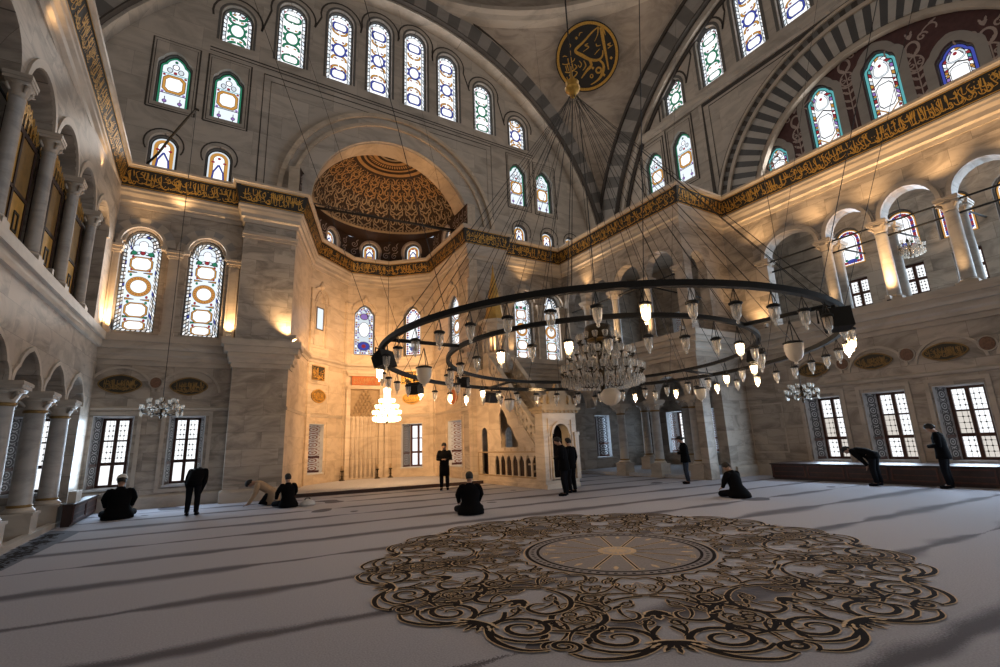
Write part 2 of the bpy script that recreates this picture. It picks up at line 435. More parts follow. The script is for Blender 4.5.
def inpoly(x, y, P):
    r = False; j = len(P)-1
    for i in range(len(P)):
        if (P[i][1] > y) != (P[j][1] > y) and x < (P[j][0]-P[i][0])*(y-P[i][1])/(P[j][1]-P[i][1])+P[i][0]: r = not r
        j = i
    return r

def wall_mb(outer, holes, t=.35, reveal=None, back=True, mb=None, mw=0, mr=0):
    """wall in the local x-z plane, front at y=0 (room side is -y), holes get reveals of depth `reveal`"""
    mb = mb or MB(); vs = []; ed = []
    def loop(P):
        o = len(vs); n = len(P)
        for p in P: vs.append(Vector((p[0], p[1])))
        for i in range(n): ed.append((o+i, o+(i+1) % n))
    loop(outer)
    for h in holes: loop(h)
    v2, _, f2, *_ = delaunay_2d_cdt(vs, ed, [], 0, 1e-5)
    tri = []
    for f in f2:
        cx = sum(v2[i].x for i in f)/len(f); cy = sum(v2[i].y for i in f)/len(f)
        if inpoly(cx, cy, outer) and not any(inpoly(cx, cy, h) for h in holes): tri.append(tuple(f))
    mb.add([(p.x, 0, p.y) for p in v2], tri, mw)
    if back: mb.add([(p.x, t, p.y) for p in v2], [tuple(reversed(f)) for f in tri], mw)
    for h in holes:
        n = len(h); d = reveal if reveal else t
        if back: d = t
        mb.add([(p[0], 0, p[1]) for p in h]+[(p[0], d, p[1]) for p in h], [(i, n+i, n+(i+1) % n, (i+1) % n) for i in range(n)], mr)
    n = len(outer)
    if back: mb.add([(p[0], 0, p[1]) for p in outer]+[(p[0], t, p[1]) for p in outer], [((i+1) % n, n+(i+1) % n, n+i, i) for i in range(n)], mw)
    return mb
def shift(P, dx, dz): return [(x+dx, z+dz) for x, z in P]
# ================================================================== PEOPLE (built first, while the scene is small)
def rotx(p, a, piv):
    y, z = p[1]-piv[1], p[2]-piv[2]; return (p[0], piv[1]+y*cos(a)-z*sin(a), piv[2]+y*sin(a)+z*cos(a))
def person(label, loc, rz, pose, s=1., coat='cloth_black', legs='cloth_navy', bend=0., nod=.15, hem=None, cap=None, arms='down', bulk=1., yaw_head=0.):
    """faces local -y"""
    root = empty('person', loc, rz); tag(root, label, 'person')
    if pose == 'stand':
        pel = (0, .02, .93); hip = .095; kne = (.11, -.01, .50); ank = (.115, .04, .09); toe = (.13, -.14, .035)
    elif pose == 'kneel':
        pel = (0, .10, .17); hip = .11; kne = (.30, -.24, .11); ank = (.10, -.36, .06); toe = (.0, -.40, .045)
    else:      # crouch: on the knees, leaning forward
        pel = (0, .16, .42); hip = .11; kne = (.17, -.12, .09); ank = (.12, .34, .07); toe = (.11, .46, .04)
    U = lambda p: rotx((p[0], p[1]+pel[1], p[2]+pel[2]), bend, pel)
    def H_(p):
        q = (p[0], p[1], p[2]); piv = (0, 0, .55)
        c_, s_ = cos(yaw_head), sin(yaw_head); q = (q[0]*c_-q[1]*s_, q[0]*s_+q[1]*c_, q[2])
        return U(rotx(q, nod, piv))
    V = []; Ed = []; Ra = []
    def v(p, r, par=None):
        V.append(p); Ra.append(r if isinstance(r, tuple) else (r, r)); 
        if par is not None: Ed.append((par, len(V)-1))
        return len(V)-1
    i0 = v(pel, (.15, .12)); i1 = v(U((0, 0, .20)), (.135, .105), i0); i2 = v(U((0, .0, .38)), (.155, .11), i1); i3 = v(U((0, .01, .50)), (.085, .07), i2)
    n0 = v(U((0, 0, .56)), .055, i3); h0 = v(H_((0, -.02, .63)), (.062, .07), n0); h1 = v(H_((0, -.03, .70)), (.073, .092), h0); h2 = v(H_((0, -.022, .775)), (.070, .088), h1); v(H_((0, -.015, .815)), (.045, .055), h2)
    v(H_((0, -.128, .685)), .012, h1)
    for sg in (-1, 1): v(H_((sg*.082, -.01, .70)), .016, h1)
    hands = []
    for sg in (-1, 1):
        sh = U((sg*.185, .01, .47))
        if arms == 'down': el = U((sg*.245, .03, .20)); wr = U((sg*.235, -.06, -.04)); fd = Vector((0, -.1, -1))
        elif arms == 'front': el = U((sg*.25, .02, .21)); wr = U((sg*.07, -.24, .20)); fd = Vector((-sg*.7, -.4, .1))
        elif arms == 'knees':
            el = tuple(Vector(sh)*.5+Vector((sg*kne[0]*1.3, kne[1]*.5-.02, kne[2]+.15))*.5); wr = (sg*(kne[0]*.85), kne[1]*.8+.02, kne[2]+.17); fd = Vector((0, -1, -.5))
            if pose == 'stand': wr = (sg*.13, -.12, .60); el = tuple((Vector(sh)+Vector(wr))/2+Vector((sg*.07, .05, 0))); fd = Vector((0, -.3, -1))
        else: el = tuple((Vector(sh)+Vector((sg*.2, pel[1]-.62, .10)))/2+Vector((sg*.06, .06, .02))); wr = (sg*.2, pel[1]-.62, .09); fd = Vector((0, -1, -.35))
        a = v(sh, .06, i2); b = v(el, .046, a); c = v(wr, .030, b); fd.normalize()
        side = fd.cross(Vector((0, 0, 1)) if abs(fd.z) < .8 else Vector((0, 1, 0))).normalized()
        pm_ = v(tuple(Vector(wr)+fd*.06), (.036, .020), c); hands.append(pm_)
        for k in range(4):
            base = Vector(wr)+fd*.085+side*(.024-.016*k); ln = (.062, .072, .068, .05)[k]
            f0 = v(tuple(base), .0095, pm_); f1 = v(tuple(base+fd*ln*.5+Vector((0, 0, -.004))), .009, f0); v(tuple(base+fd*ln+Vector((0, .0, -.014))), .0075, f1)
        t0 = v(tuple(Vector(wr)+fd*.035+side*.036), .011, pm_); v(tuple(Vector(wr)+fd*.075+side*.052), .009, t0)
        hp = v((sg*hip, pel[1], pel[2]-.03), .095, i0); kn = v((sg*kne[0], kne[1], kne[2]), .058, hp); an = v((sg*ank[0], ank[1], ank[2]), .04, kn); v((sg*toe[0], toe[1], toe[2]), (.042, .03), an)
    me = bpy.data.meshes.new('body'); me.from_pydata([tuple(Vector(p)*s) for p in V], Ed, []); o = link('body', me)
    sk = o.modifiers.new('skin', 'SKIN'); o.modifiers.new('sub', 'SUBSURF').levels = 1
    try: sk.use_smooth_shade = True
    except Exception: pass
    lay = me.skin_vertices[0].data if len(me.skin_vertices) else None
    if lay is None:
        bpy.context.view_layer.objects.active = o; bpy.context.view_layer.update(); lay = me.skin_vertices[0].data
    for k, r in enumerate(Ra): lay[k].radius = (r[0]*s, r[1]*s); lay[k].use_root = (k == 0)
    dg = bpy.context.evaluated_depsgraph_get(); me2 = bpy.data.meshes.new_from_object(o.evaluated_get(dg)); bpy.data.objects.remove(o)
    me2.materials.clear(); me2.materials.append(M['skin'])
    link('body', me2, root)
    S = lambda p: tuple(Vector(p)*s)
    # hair or cap
    hb = MB(); n = 14
    rings = [(.080, .098, .660, .02), (.092, .112, .70, .012), (.098, .116, .75, .004), (.088, .104, .80, -.006), (.060, .072, .84, -.012), (.015, .018, .856, -.012)]
    vs = []; 
    for j, (rx, ry, z, dy) in enumerate(rings):
        for k in range(n):
            t = 2*PI*k/n; fr_ = max(0, -sin(t)); zz = z+(.085*fr_ if j == 0 else (.05*fr_ if j == 1 else .015*fr_ if j == 2 else 0)); kk = 1-.16*fr_ if j < 3 else 1-.05*fr_
            vs.append(S(H_((rx*cos(t)*kk, ry*sin(t)*kk+dy-.012, zz))))
    hb.add(vs, [(j*n+k, j*n+(k+1) % n, (j+1)*n+(k+1) % n, (j+1)*n+k) for j in range(len(rings)-1) for k in range(n)]+[tuple((len(rings)-1)*n+k for k in range(n))], 0, True)
    hb.build('hair', 'hair', root)
    if cap:
        cb = MB(); vs = []
        for j, (r, z) in enumerate(((.112, .775), (.114, .80), (.108, .85), (.085, .885), (.02, .90))):
            for k in range(n): t = 2*PI*k/n; vs.append(S(H_((r*cos(t), r*1.13*sin(t)-.018, z))))
        cb.add(vs, [(j*n+k, j*n+(k+1) % n, (j+1)*n+(k+1) % n, (j+1)*n+k) for j in range(4) for k in range(n)]+[tuple(4*n+k for k in range(n))], 0, True); cb.build('cap', cap, root)
    # coat: torso with sleeves
    cb = MB(); secs = []
    def sec(p, rx, ry, d=(0, 1, 0)): secs.append((S(p), (rx*s*bulk, 0, 0), tuple(Vector(d)*ry*s*bulk)))
    ud = (0, cos(bend), sin(bend))
    if pose == 'stand':
        hz = hem if hem else .78
        lean = (0, 0, 0)
        sec((0, .02, hz), .20 if hz < .7 else .185, .155); sec((0, .02, (hz+.95)/2), .195, .15); sec((0, .02, .95), .185, .14)
    else:
        pz = pel[2]; sec((0, pel[1]+.05, .02), .27, .24) if pz < .3 else sec((0, pel[1]+.05, .03), .25, .25); sec((0, pel[1]+.03, pz*.6), .275, .24); sec((0, pel[1]+.02, pz+.02), .235, .19)
    sec(U((0, 0, .14)), .18, .13, ud); sec(U((0, 0, .30)), .20, .135, ud); sec(U((0, .0, .42)), .215, .13, ud); sec(U((0, .005, .49)), .16, .10, ud); sec(U((0, .0, .53)), .085, .08, ud); sec(U((0, -.005, .57)), .07, .072, ud)
    cb.loft(secs, 18)
    idx = {}
    k0 = 0
    for sg in (-1, 1):
        # same joints as the arms of the body
        sh = Vector(U((sg*.175, .01, .465)))
        if arms == 'down': el = Vector(U((sg*.245, .03, .20))); wr = Vector(U((sg*.235, -.06, -.04)))
        elif arms == 'front': el = Vector(U((sg*.25, .02, .21))); wr = Vector(U((sg*.07, -.24, .20)))
        elif arms == 'knees':
            if pose == 'stand': wr = Vector((sg*.13, -.12, .60)); el = (sh+wr)/2+Vector((sg*.07, .05, 0))
            else: wr = Vector((sg*(kne[0]*.85), kne[1]*.8+.02, kne[2]+.17)); el = sh*.5+Vector((sg*kne[0]*1.3, kne[1]*.5-.02, kne[2]+.15))*.5
        else: wr = Vector((sg*.2, pel[1]-.62, .09)); el = (sh+wr)/2+Vector((sg*.06, .06, .02))
        pts = [sh, sh.lerp(el, .5)+Vector((sg*.012, 0, 0)), el, el.lerp(wr, .5), wr]
        cb.tube([tuple(p*s) for p in pts], [.088*s*bulk, .078*s*bulk, .066*s*bulk, .058*s, .050*s], 12)
        cb.lathe([(.02, -.05), (.07, -.03), (.09, .02), (.07, .07), (.02, .09)], 10, tuple(sh*s))
    cb.build('coat', coat, root)
    # trousers
    tb = MB()
    if pose == 'stand': tb.loft([(S((0, .02, .99)), (.165*s, 0, 0), (0, .125*s, 0)), (S((0, .02, .88)), (.18*s, 0, 0), (0, .135*s, 0)), (S((0, .02, .80)), (.165*s, 0, 0), (0, .12*s, 0))], 14)
    for sg in (-1, 1):
        hp = Vector((sg*hip, pel[1], pel[2]-.03)); kn = Vector((sg*kne[0], kne[1], kne[2])); an = Vector((sg*ank[0], ank[1], ank[2]+.01))
        tb.tube([tuple(p*s) for p in (hp, hp.lerp(kn, .5), kn, kn.lerp(an, .4), an)], [.105*s, .095*s, .078*s, .075*s, .062*s], 12)
    tb.build('trousers', legs, root)
    for sg in (-1, 1):
        fb = MB()
        an = Vector((sg*ank[0], ank[1]+(.03 if pose == 'stand' else 0), max(.05, ank[2]-.03))); to = Vector((sg*toe[0], toe[1]-(.03 if pose == 'stand' else 0), .04))
        fb.tube([tuple(p*s) for p in (an, an.lerp(to, .5), to)], [.045*s, .048*s, .036*s], 10)
        fb.build('sock', 'cloth_navy', root)
    return root
def person_group():
    person('man in dark clothes and white cap seated on the floor near the left corner window', (-1.95, 18.6, 0), PI+.1, 'kneel', 1.22, nod=.35, bend=.22, cap='cloth_white', arms='knees', bulk=1.18)
    person('man in black standing with bowed back before the big marble pier on the left', (-.1, 17.4, 0), PI-.2, 'stand', 1.02, bend=.95, nod=.85, arms='knees', hem=.82, bulk=1.08)
    person('person in tan top crouching forward with hands on the floor beside the left pier', (1.95, 18.5, 0), -H90-.15, 'crouch', 1.05, 'cloth_tan', 'cloth_navy', bend=1.0, nod=.6, arms='floor')
    person('man in dark jacket kneeling on the carpet beside the crouching person', (2.45, 17.3, 0), PI+.25, 'kneel', 1.02, bend=.12, nod=.05, arms='knees', bulk=1.05)
    person('man in long dark coat standing before the apse, hands together', (8.3, 18.1, 0), -.5, 'stand', 1.03, bend=.0, nod=.35, arms='front', hem=.52)
    person('man in black seated on the carpet, back to the camera, below the lit chandelier', (6.0, 11.55, 0), PI-.35, 'kneel', 1.03, nod=.1, bend=.1, arms='knees', bulk=1.22)
    person('man in dark suit standing in front of the pulpit portal, head lowered', (10.05, 12.75, 0), PI+.7, 'stand', 1.06, bend=.12, nod=.4, arms='front', bulk=1.12, hem=.74)
    person('person in black standing right behind the man at the pulpit portal', (10.75, 13.25, 0), PI+.2, 'stand', 1.02, bend=.05, nod=.1, bulk=1.05)
    person('person in black top and jeans leaning against the outer column of the right loge', (15.3, 12.2, 0), PI+.75, 'stand', .98, 'cloth_black', 'cloth_jean', bend=.06, nod=.35, arms='front', bulk=1.2)
    person('person in black seated low on the carpet on the right, facing left', (12.85, 8.7, 0), PI-.05, 'kneel', 1.0, nod=.4, bend=.28, arms='knees', bulk=1.18)
    person('man in black bowing deeply in front of the long bench on the right', (17.75, 7.2, 0), PI-.05, 'stand', 1.03, bend=1.42, nod=-.1, arms='knees', hem=.80, bulk=1.08)
    person('person in black standing with lowered head by the bench at the right edge', (18.0, 5.58, 0), PI+.1, 'stand', 1.04, bend=.08, nod=.55, arms='front', bulk=1.1)
person_group()
# ------------------------------------------------------------------ windows
WM = ['lead', 'gl_w', 'gl_wp', 'gl_b', 'gl_a', 'gl_g', 'gl_r', 'gl_t', 'gl_sk', 'stone', 'gl_wd', 'gl_v']
LE, WW, WP, BL, AM, GR, RE, TE, SK, ST, WD, VI = range(12)
def cells(A, P, d0, d1, n, cols, gap=.16, l=2):
    q_ = 3 if gap > .2 else 4
    a = resample(inset(P, d0), n*q_); b = resample(inset(P, d1), n*q_)
    # match by nearest angle: both resampled loops start at the same corner
    k = n*q_
    for i in range(n):
        s = q_*i; j0 = s+(1 if gap > .1 else 0); j1 = s+q_
        A.quad4(a[j0 % k], a[j1 % k], b[j1 % k], b[j0 % k], cols[i % len(cols)], l)
def pane_art(kind, P, w, h, seed=0):
    A = Art(); rnd = random.Random(seed)
    A.poly(P, LE, 1)
    if kind == 'tall':            # bead border, oval, big roundel, oval, half oval, trefoil head
        bw = w*.17
        for k in range(2):
            cells(A, P, w*(.015+.075*k), w*(.07+.075*k), int(h/w*19), [WW, WD, WP, BL, WW, WD] if k else [WD, WW, WP, WD, SK], gap=.3, l=2)
        I = inset(P, bw); A.poly(I, SK, 2); J = inset(P, bw+w*.0)
        iw = w-2*bw
        def knot(z, rz, rx, col, edge, inner=WW):
            A.ell((0, z), rx*1.0, rz*1.0, LE, 3, 24); A.ell((0, z), rx*.94, rz*.95, edge, 4, 24); A.ell((0, z), rx*.74, rz*.76, LE, 5, 24); A.ell((0, z), rx*.70, rz*.72, inner, 6, 24)
        zz = [h*.075, h*.235, h*.475, h*.70]
        for z, col in ((h*.155, GR), (h*.33, AM), (h*.60, AM), (h*.785, GR)):      # crossing strips between the medallions
            for sg in (-1, 1):
                A.poly([(sg*iw*.49, z-.05), (sg*iw*.49, z+.05), (sg*iw*.12, z+.015), (sg*iw*.12, z-.015)], LE, 3)
                A.poly([(sg*iw*.46, z-.03), (sg*iw*.46, z+.03), (sg*iw*.2, z)], col, 4)
                A.ell((sg*iw*.36, z+.11), .045, .06, BL if col == GR else RE, 4, 8)
                A.ell((sg*iw*.36, z-.11), .045, .06, RE if col == GR else GR, 4, 8)
        def barrel(z, rx, rz):
            q = [(rx, -rz*.5), (rx, rz*.5), (rx*.6, rz), (-rx*.6, rz), (-rx, rz*.5), (-rx, -rz*.5), (-rx*.6, -rz), (rx*.6, -rz)]
            for k, (m, sc_) in enumerate(((LE, 1.12), (AM, 1.06), (LE, .93), (WW, .88))): A.poly([(x*sc_, z+y*sc_) for x, y in q], m, 3+k)
        barrel(h*.075, iw*.40, h*.042); barrel(h*.225, iw*.42, h*.066); barrel(h*.69, iw*.42, h*.066)
        r = iw*.48; z = h*.46
        A.ell((0, z), r*1.06, r*1.06, LE, 3, 28); A.ell((0, z), r*1.02, r*1.02, AM, 4, 28)
        for i in range(22):
            a = 2*PI*i/22; A.ell((r*.86*cos(a), z+r*.86*sin(a)), .022, .022, RE, 5, 6)
        A.ell((0, z), r*.70, r*.70, LE, 5, 28); A.ell((0, z), r*.66, r*.66, WW, 6, 28)
        z = h*.845
        for x, y, rr, m in ((0, .17, .13, WW), (-.19, 0, .13, SK), (.19, 0, .13, SK), (0, .02, .12, WW), (-.27, -.18, .08, GR), (.27, -.18, .08, GR), (0, -.16, .07, RE)):
            A.ell((x*iw/.8, z+y), rr+.022, rr+.022, LE, 4, 14); A.ell((x*iw/.8, z+y), rr, rr, m, 5, 14)
    elif kind == 'arch':          # upper rows: bead border, big blue ring, amber foliage, barrel
        c1 = GR if seed % 3 == 1 else BL
        cells(A, P, w*.02, w*.105, int((h*2+w)/w*5.5), [WW, WP, WW, SK], l=2)
        I = inset(P, w*.135); A.poly(I, WW, 2); iw = w*.73
        zc = h*.5; r = iw*.36
        k = 1 if h/w < 1.9 else 2
        for s in (-1, 1):
            for sz in ((-1, 1)):
                z0 = zc+sz*r*1.05
                for dz in (0, .30*k):
                    zz = z0+sz*dz
                    A.ribbon(bez((s*.02, zz), (s*iw*.25, zz+sz*.02), (s*iw*.45, zz+sz*.1), (s*iw*.40, zz+sz*.30), 7), .125, LE, 3)
                    A.ribbon(bez((s*.02, zz), (s*iw*.25, zz+sz*.02), (s*iw*.45, zz+sz*.1), (s*iw*.40, zz+sz*.30), 7), .082, AM if c1 == BL else GR, 4)
                    A.ell((s*iw*.2, zz+sz*.20), .075, .05, LE, 3, 8); A.ell((s*iw*.2, zz+sz*.20), .055, .035, AM if rnd.random() < .7 else RE, 4, 8)
                A.ell((s*iw*.42, zc+sz*r*.5), .05, .10, c1, 4, 8)
        A.ell((0, zc), r*1.15, r*1.35, LE, 5, 22); A.ell((0, zc), r*1.09, r*1.28, c1, 6, 22); A.ell((0, zc), r*.87, r*1.03, LE, 7, 22); A.ell((0, zc), r*.82, r*.98, WW, 8, 22)
        if h/w > 1.9:
            for z, rz in ((h*.15, h*.055), (h*.84, h*.05)):
                q = [(1, -.5), (1, .5), (.7, 1), (-.7, 1), (-1, .5), (-1, -.5), (-.7, -1), (.7, -1)]
                for kk, (m, s2) in enumerate(((LE, 1.1), (c1, 1.03), (LE, .84), (WW, .78))): A.poly([(x*iw*.44*s2, z+y*rz*s2*1.15) for x, y in q], m, 5+kk)
                for s in (-1, 1): A.ell((s*iw*.42, z+rz*1.6), .05, .05, RE, 4, 8)
    elif kind == 'ogee':          # green border, orange cushion square, circles at the foot
        A.poly(inset(P, w*.03), GR if seed % 2 == 0 else TE, 2); A.poly(inset(P, w*.085), LE, 3); A.poly(inset(P, w*.10), SK, 4)
        iw = w*.8; z = h*.47; a = iw*.42
        def cush(s_, m, l): A.poly([(a*s_*x, z+a*1.05*s_*y) for x, y in ((1, -.6), (1, .6), (.6, 1), (-.6, 1), (-1, .6), (-1, -.6), (-.6, -1), (.6, -1))], m, l)
        A.poly([(-iw*.5, z-a*1.3), (iw*.5, z-a*1.3), (iw*.5, z-a*1.2), (-iw*.5, z-a*1.2)], LE, 5)
        A.poly([(-iw*.5, z+a*1.25), (iw*.5, z+a*1.25), (iw*.5, z+a*1.35), (-iw*.5, z+a*1.35)], TE, 5)
        cush(1.1, LE, 6); cush(1.04, AM, 7); cush(.80, LE, 8); cush(.76, WW, 9)
        for s in (-1, 1):
            for t in (-1, 1): A.ell((s*iw*.42, z+t*a*1.08), .055, .055, RE if t > 0 else VI, 7, 8)
            A.ell((s*iw*.30, h*.13), .085, .085, LE, 6, 12); A.ell((s*iw*.30, h*.13), .06, .06, VI, 7, 12)
            A.ribbon([(s*iw*.30, h*.02), (s*iw*.30, h*.22)], .03, LE, 6)
            A.ell((s*iw*.22, h*.74), .11, .13, LE, 6, 12); A.ell((s*iw*.22, h*.74), .08, .10, WP, 7, 12)
        A.ell((0, h*.82), .13, .14, LE, 6, 14); A.ell((0, h*.82), .095, .105, WW, 7, 14); A.ell((0, h*.70), .07, .07, RE, 7, 10)
        A.ell((0, h*.92), .06, .07, LE, 6, 10); A.ell((0, h*.92), .04, .05, GR, 7, 10)
    elif kind == 'low':           # small arched windows with amber arc and blue chevron
        A.poly(inset(P, w*.05), WP, 2); A.poly(inset(P, w*.12), AM, 3); A.poly(inset(P, w*.26), LE, 4); A.poly(inset(P, w*.28), WW, 5)
        for s in (-1, 1):
            A.ribbon([(0, h*.62), (s*w*.20, h*.40), (s*w*.26, h*.05)], .07, LE, 6); A.ribbon([(0, h*.62), (s*w*.20, h*.40), (s*w*.26, h*.05)], .045, BL, 7)
            A.ell((s*w*.24, h*.68), .07, .05, RE, 7, 8)
        A.ell((0, h*.80), .07, .06, RE, 7, 8)
    elif kind == 'tymp':          # lobed windows of the arch: teal border, palmette head, white panel
        ed = BL if seed % 4 == 3 else TE
        A.poly(inset(P, w*.02), ed, 2); A.poly(inset(P, w*.10), LE, 3); A.poly(inset(P, w*.225), WW, 4)
        cells(A, P, w*.125, w*.205, int((2*h+w)/w*6), [RE, WW, WP, AM, WW, VI, TE], l=5)
        iw = w*.76
        for s in (-1, 1):
            A.ribbon(bez((0, h*.72), (s*iw*.3, h*.70), (s*iw*.44, h*.80), (s*iw*.18, h*.88), 8), .075, LE, 5); A.ribbon(bez((0, h*.72), (s*iw*.3, h*.70), (s*iw*.44, h*.80), (s*iw*.18, h*.88), 8), .045, WP, 6)
            for z, m in ((.62, RE), (.30, RE), (.52, AM), (.20, AM), (.40, VI)):
                A.ell((s*iw*.42, h*z), .06, .06, LE, 5, 8); A.ell((s*iw*.42, h*z), .042, .042, m, 6, 8)
            A.ribbon(bez((s*iw*.48, h*.36), (s*iw*.2, h*.30), (s*iw*.1, h*.27), (0, h*.25), 6), .05, LE, 5); A.ribbon(bez((s*iw*.48, h*.36), (s*iw*.2, h*.30), (s*iw*.1, h*.27), (0, h*.25), 6), .03, AM, 6)
            A.ribbon(bez((s*iw*.48, h*.62), (s*iw*.2, h*.66), (s*iw*.1, h*.68), (0, h*.70), 6), .05, LE, 5)
        A.ell((0, h*.85), .06, .07, RE, 7, 10)
        q = [(1, -.7), (1, .7), (.6, 1), (-.6, 1), (-1, .7), (-1, -.7), (-.6, -1), (.6, -1)]
        A.poly([(x*iw*.34, h*.48+y*h*.15) for x, y in q], LE, 7); A.poly([(x*iw*.31, h*.48+y*h*.138) for x, y in q], WW, 8)
        A.poly([(x*iw*.34, h*.11+y*h*.075) for x, y in q], LE, 7); A.poly([(x*iw*.31, h*.11+y*h*.065) for x, y in q], WW, 8)
    elif kind == 'plainarch':     # gallery: wide white panel, red and blue edge
        A.poly(inset(P, w*.03), AM, 2); A.poly(inset(P, w*.08), WW, 3)
        k = resample(inset(P, w*.16), 46)
        for i, p in enumerate(k): A.ell(p, .062, .062, RE if i % 3 else BL, 4, 8)
        A.poly(inset(P, w*.25), LE, 5); A.poly(inset(P, w*.27), WW, 6)
        A.ell((0, h*.16), w*.2, h*.05, BL, 7, 12); A.ell((w*.2, h*.2), .06, .06, GR, 8, 8); A.ell((-w*.2, h*.2), .06, .06, GR, 8, 8)
    elif kind == 'apse':          # violet and blue mosaic with two white lights
        rows = int(h/.16)
        A.poly(inset(P, .02), WP, 2)
        for i, p in enumerate(resample(inset(P, w*.09), int((2*h+w)/.13))): A.ell(p, .055, .055, (VI, WW, AM, RE)[i % 4], 3, 6)
        for i, p in enumerate(resample(inset(P, w*.2), int((2*h)/.15))): A.ell(p, .055, .05, (BL, VI, WP, VI, AM)[i % 5], 3, 6)
        A.ell((0, h*.53), w*.30, h*.155, LE, 5, 20); A.ell((0, h*.53), w*.27, h*.145, WW, 6, 20)
        A.ell((0, h*.19), w*.34, h*.095, LE, 5, 20); A.ell((0, h*.19), w*.31, h*.085, BL, 6, 20); A.ell((0, h*.19), w*.12, h*.04, RE, 7, 10)
        A.ell((0, h*.80), w*.24, h*.07, LE, 5, 14); A.ell((0, h*.80), w*.2, h*.058, VI, 6, 14)
    elif kind == 'half':          # pointed niche, closed save for one plain white light
        A.poly(inset(P, .02), ST, 2); 
    return A

WCOUNT = [0]
WCACHE = {}
def window(kind, shape, w, h, loc, rz, depth=.22, frame=.09, seed=0):
    """stained window standing in its wall opening; loc = sill centre on the wall face"""
    WCOUNT[0] += 1
    key = (kind, shape, round(w, 2), round(h, 2), depth, frame, seed)
    P = OL[shape](w, h)
    if key not in WCACHE:
        f = MB(); I = inset(P, frame); n = len(P)
        for y0, y1 in ((depth-.07, depth+.06),):
            f.add([(p[0], y0, p[1]) for p in P]+[(p[0], y0, p[1]) for p in I], [(i, (i+1) % n, n+(i+1) % n, n+i) for i in range(n)], 0)
            f.add([(p[0], y0, p[1]) for p in I]+[(p[0], y1, p[1]) for p in I], [(i, (i+1) % n, n+(i+1) % n, n+i) for i in range(n)], 0)
        A = pane_art(kind, I, w-2*frame, h-2*frame, seed)
        # pane art is centred on x, inner sill at z=frame
        g = Art()
        g.p = [([(x, y+0) for x, y in pts], m, l) for pts, m, l in A.p]
        pb = g.mb(lambda a, b, d: (a, depth+.05-d, b), .0022)
        o = f.build('window_%d' % WCOUNT[0], ['stone'])
        p = pb.build('window_pane', WM, o)
        WCACHE[key] = (o.data, p.data)
    else:
        a, b = WCACHE[key]; o = link('window_%d' % WCOUNT[0], a); p = link('window_pane', b, o)
    o.location = loc; o.rotation_euler = (0, 0, rz); struct(o)
    return o

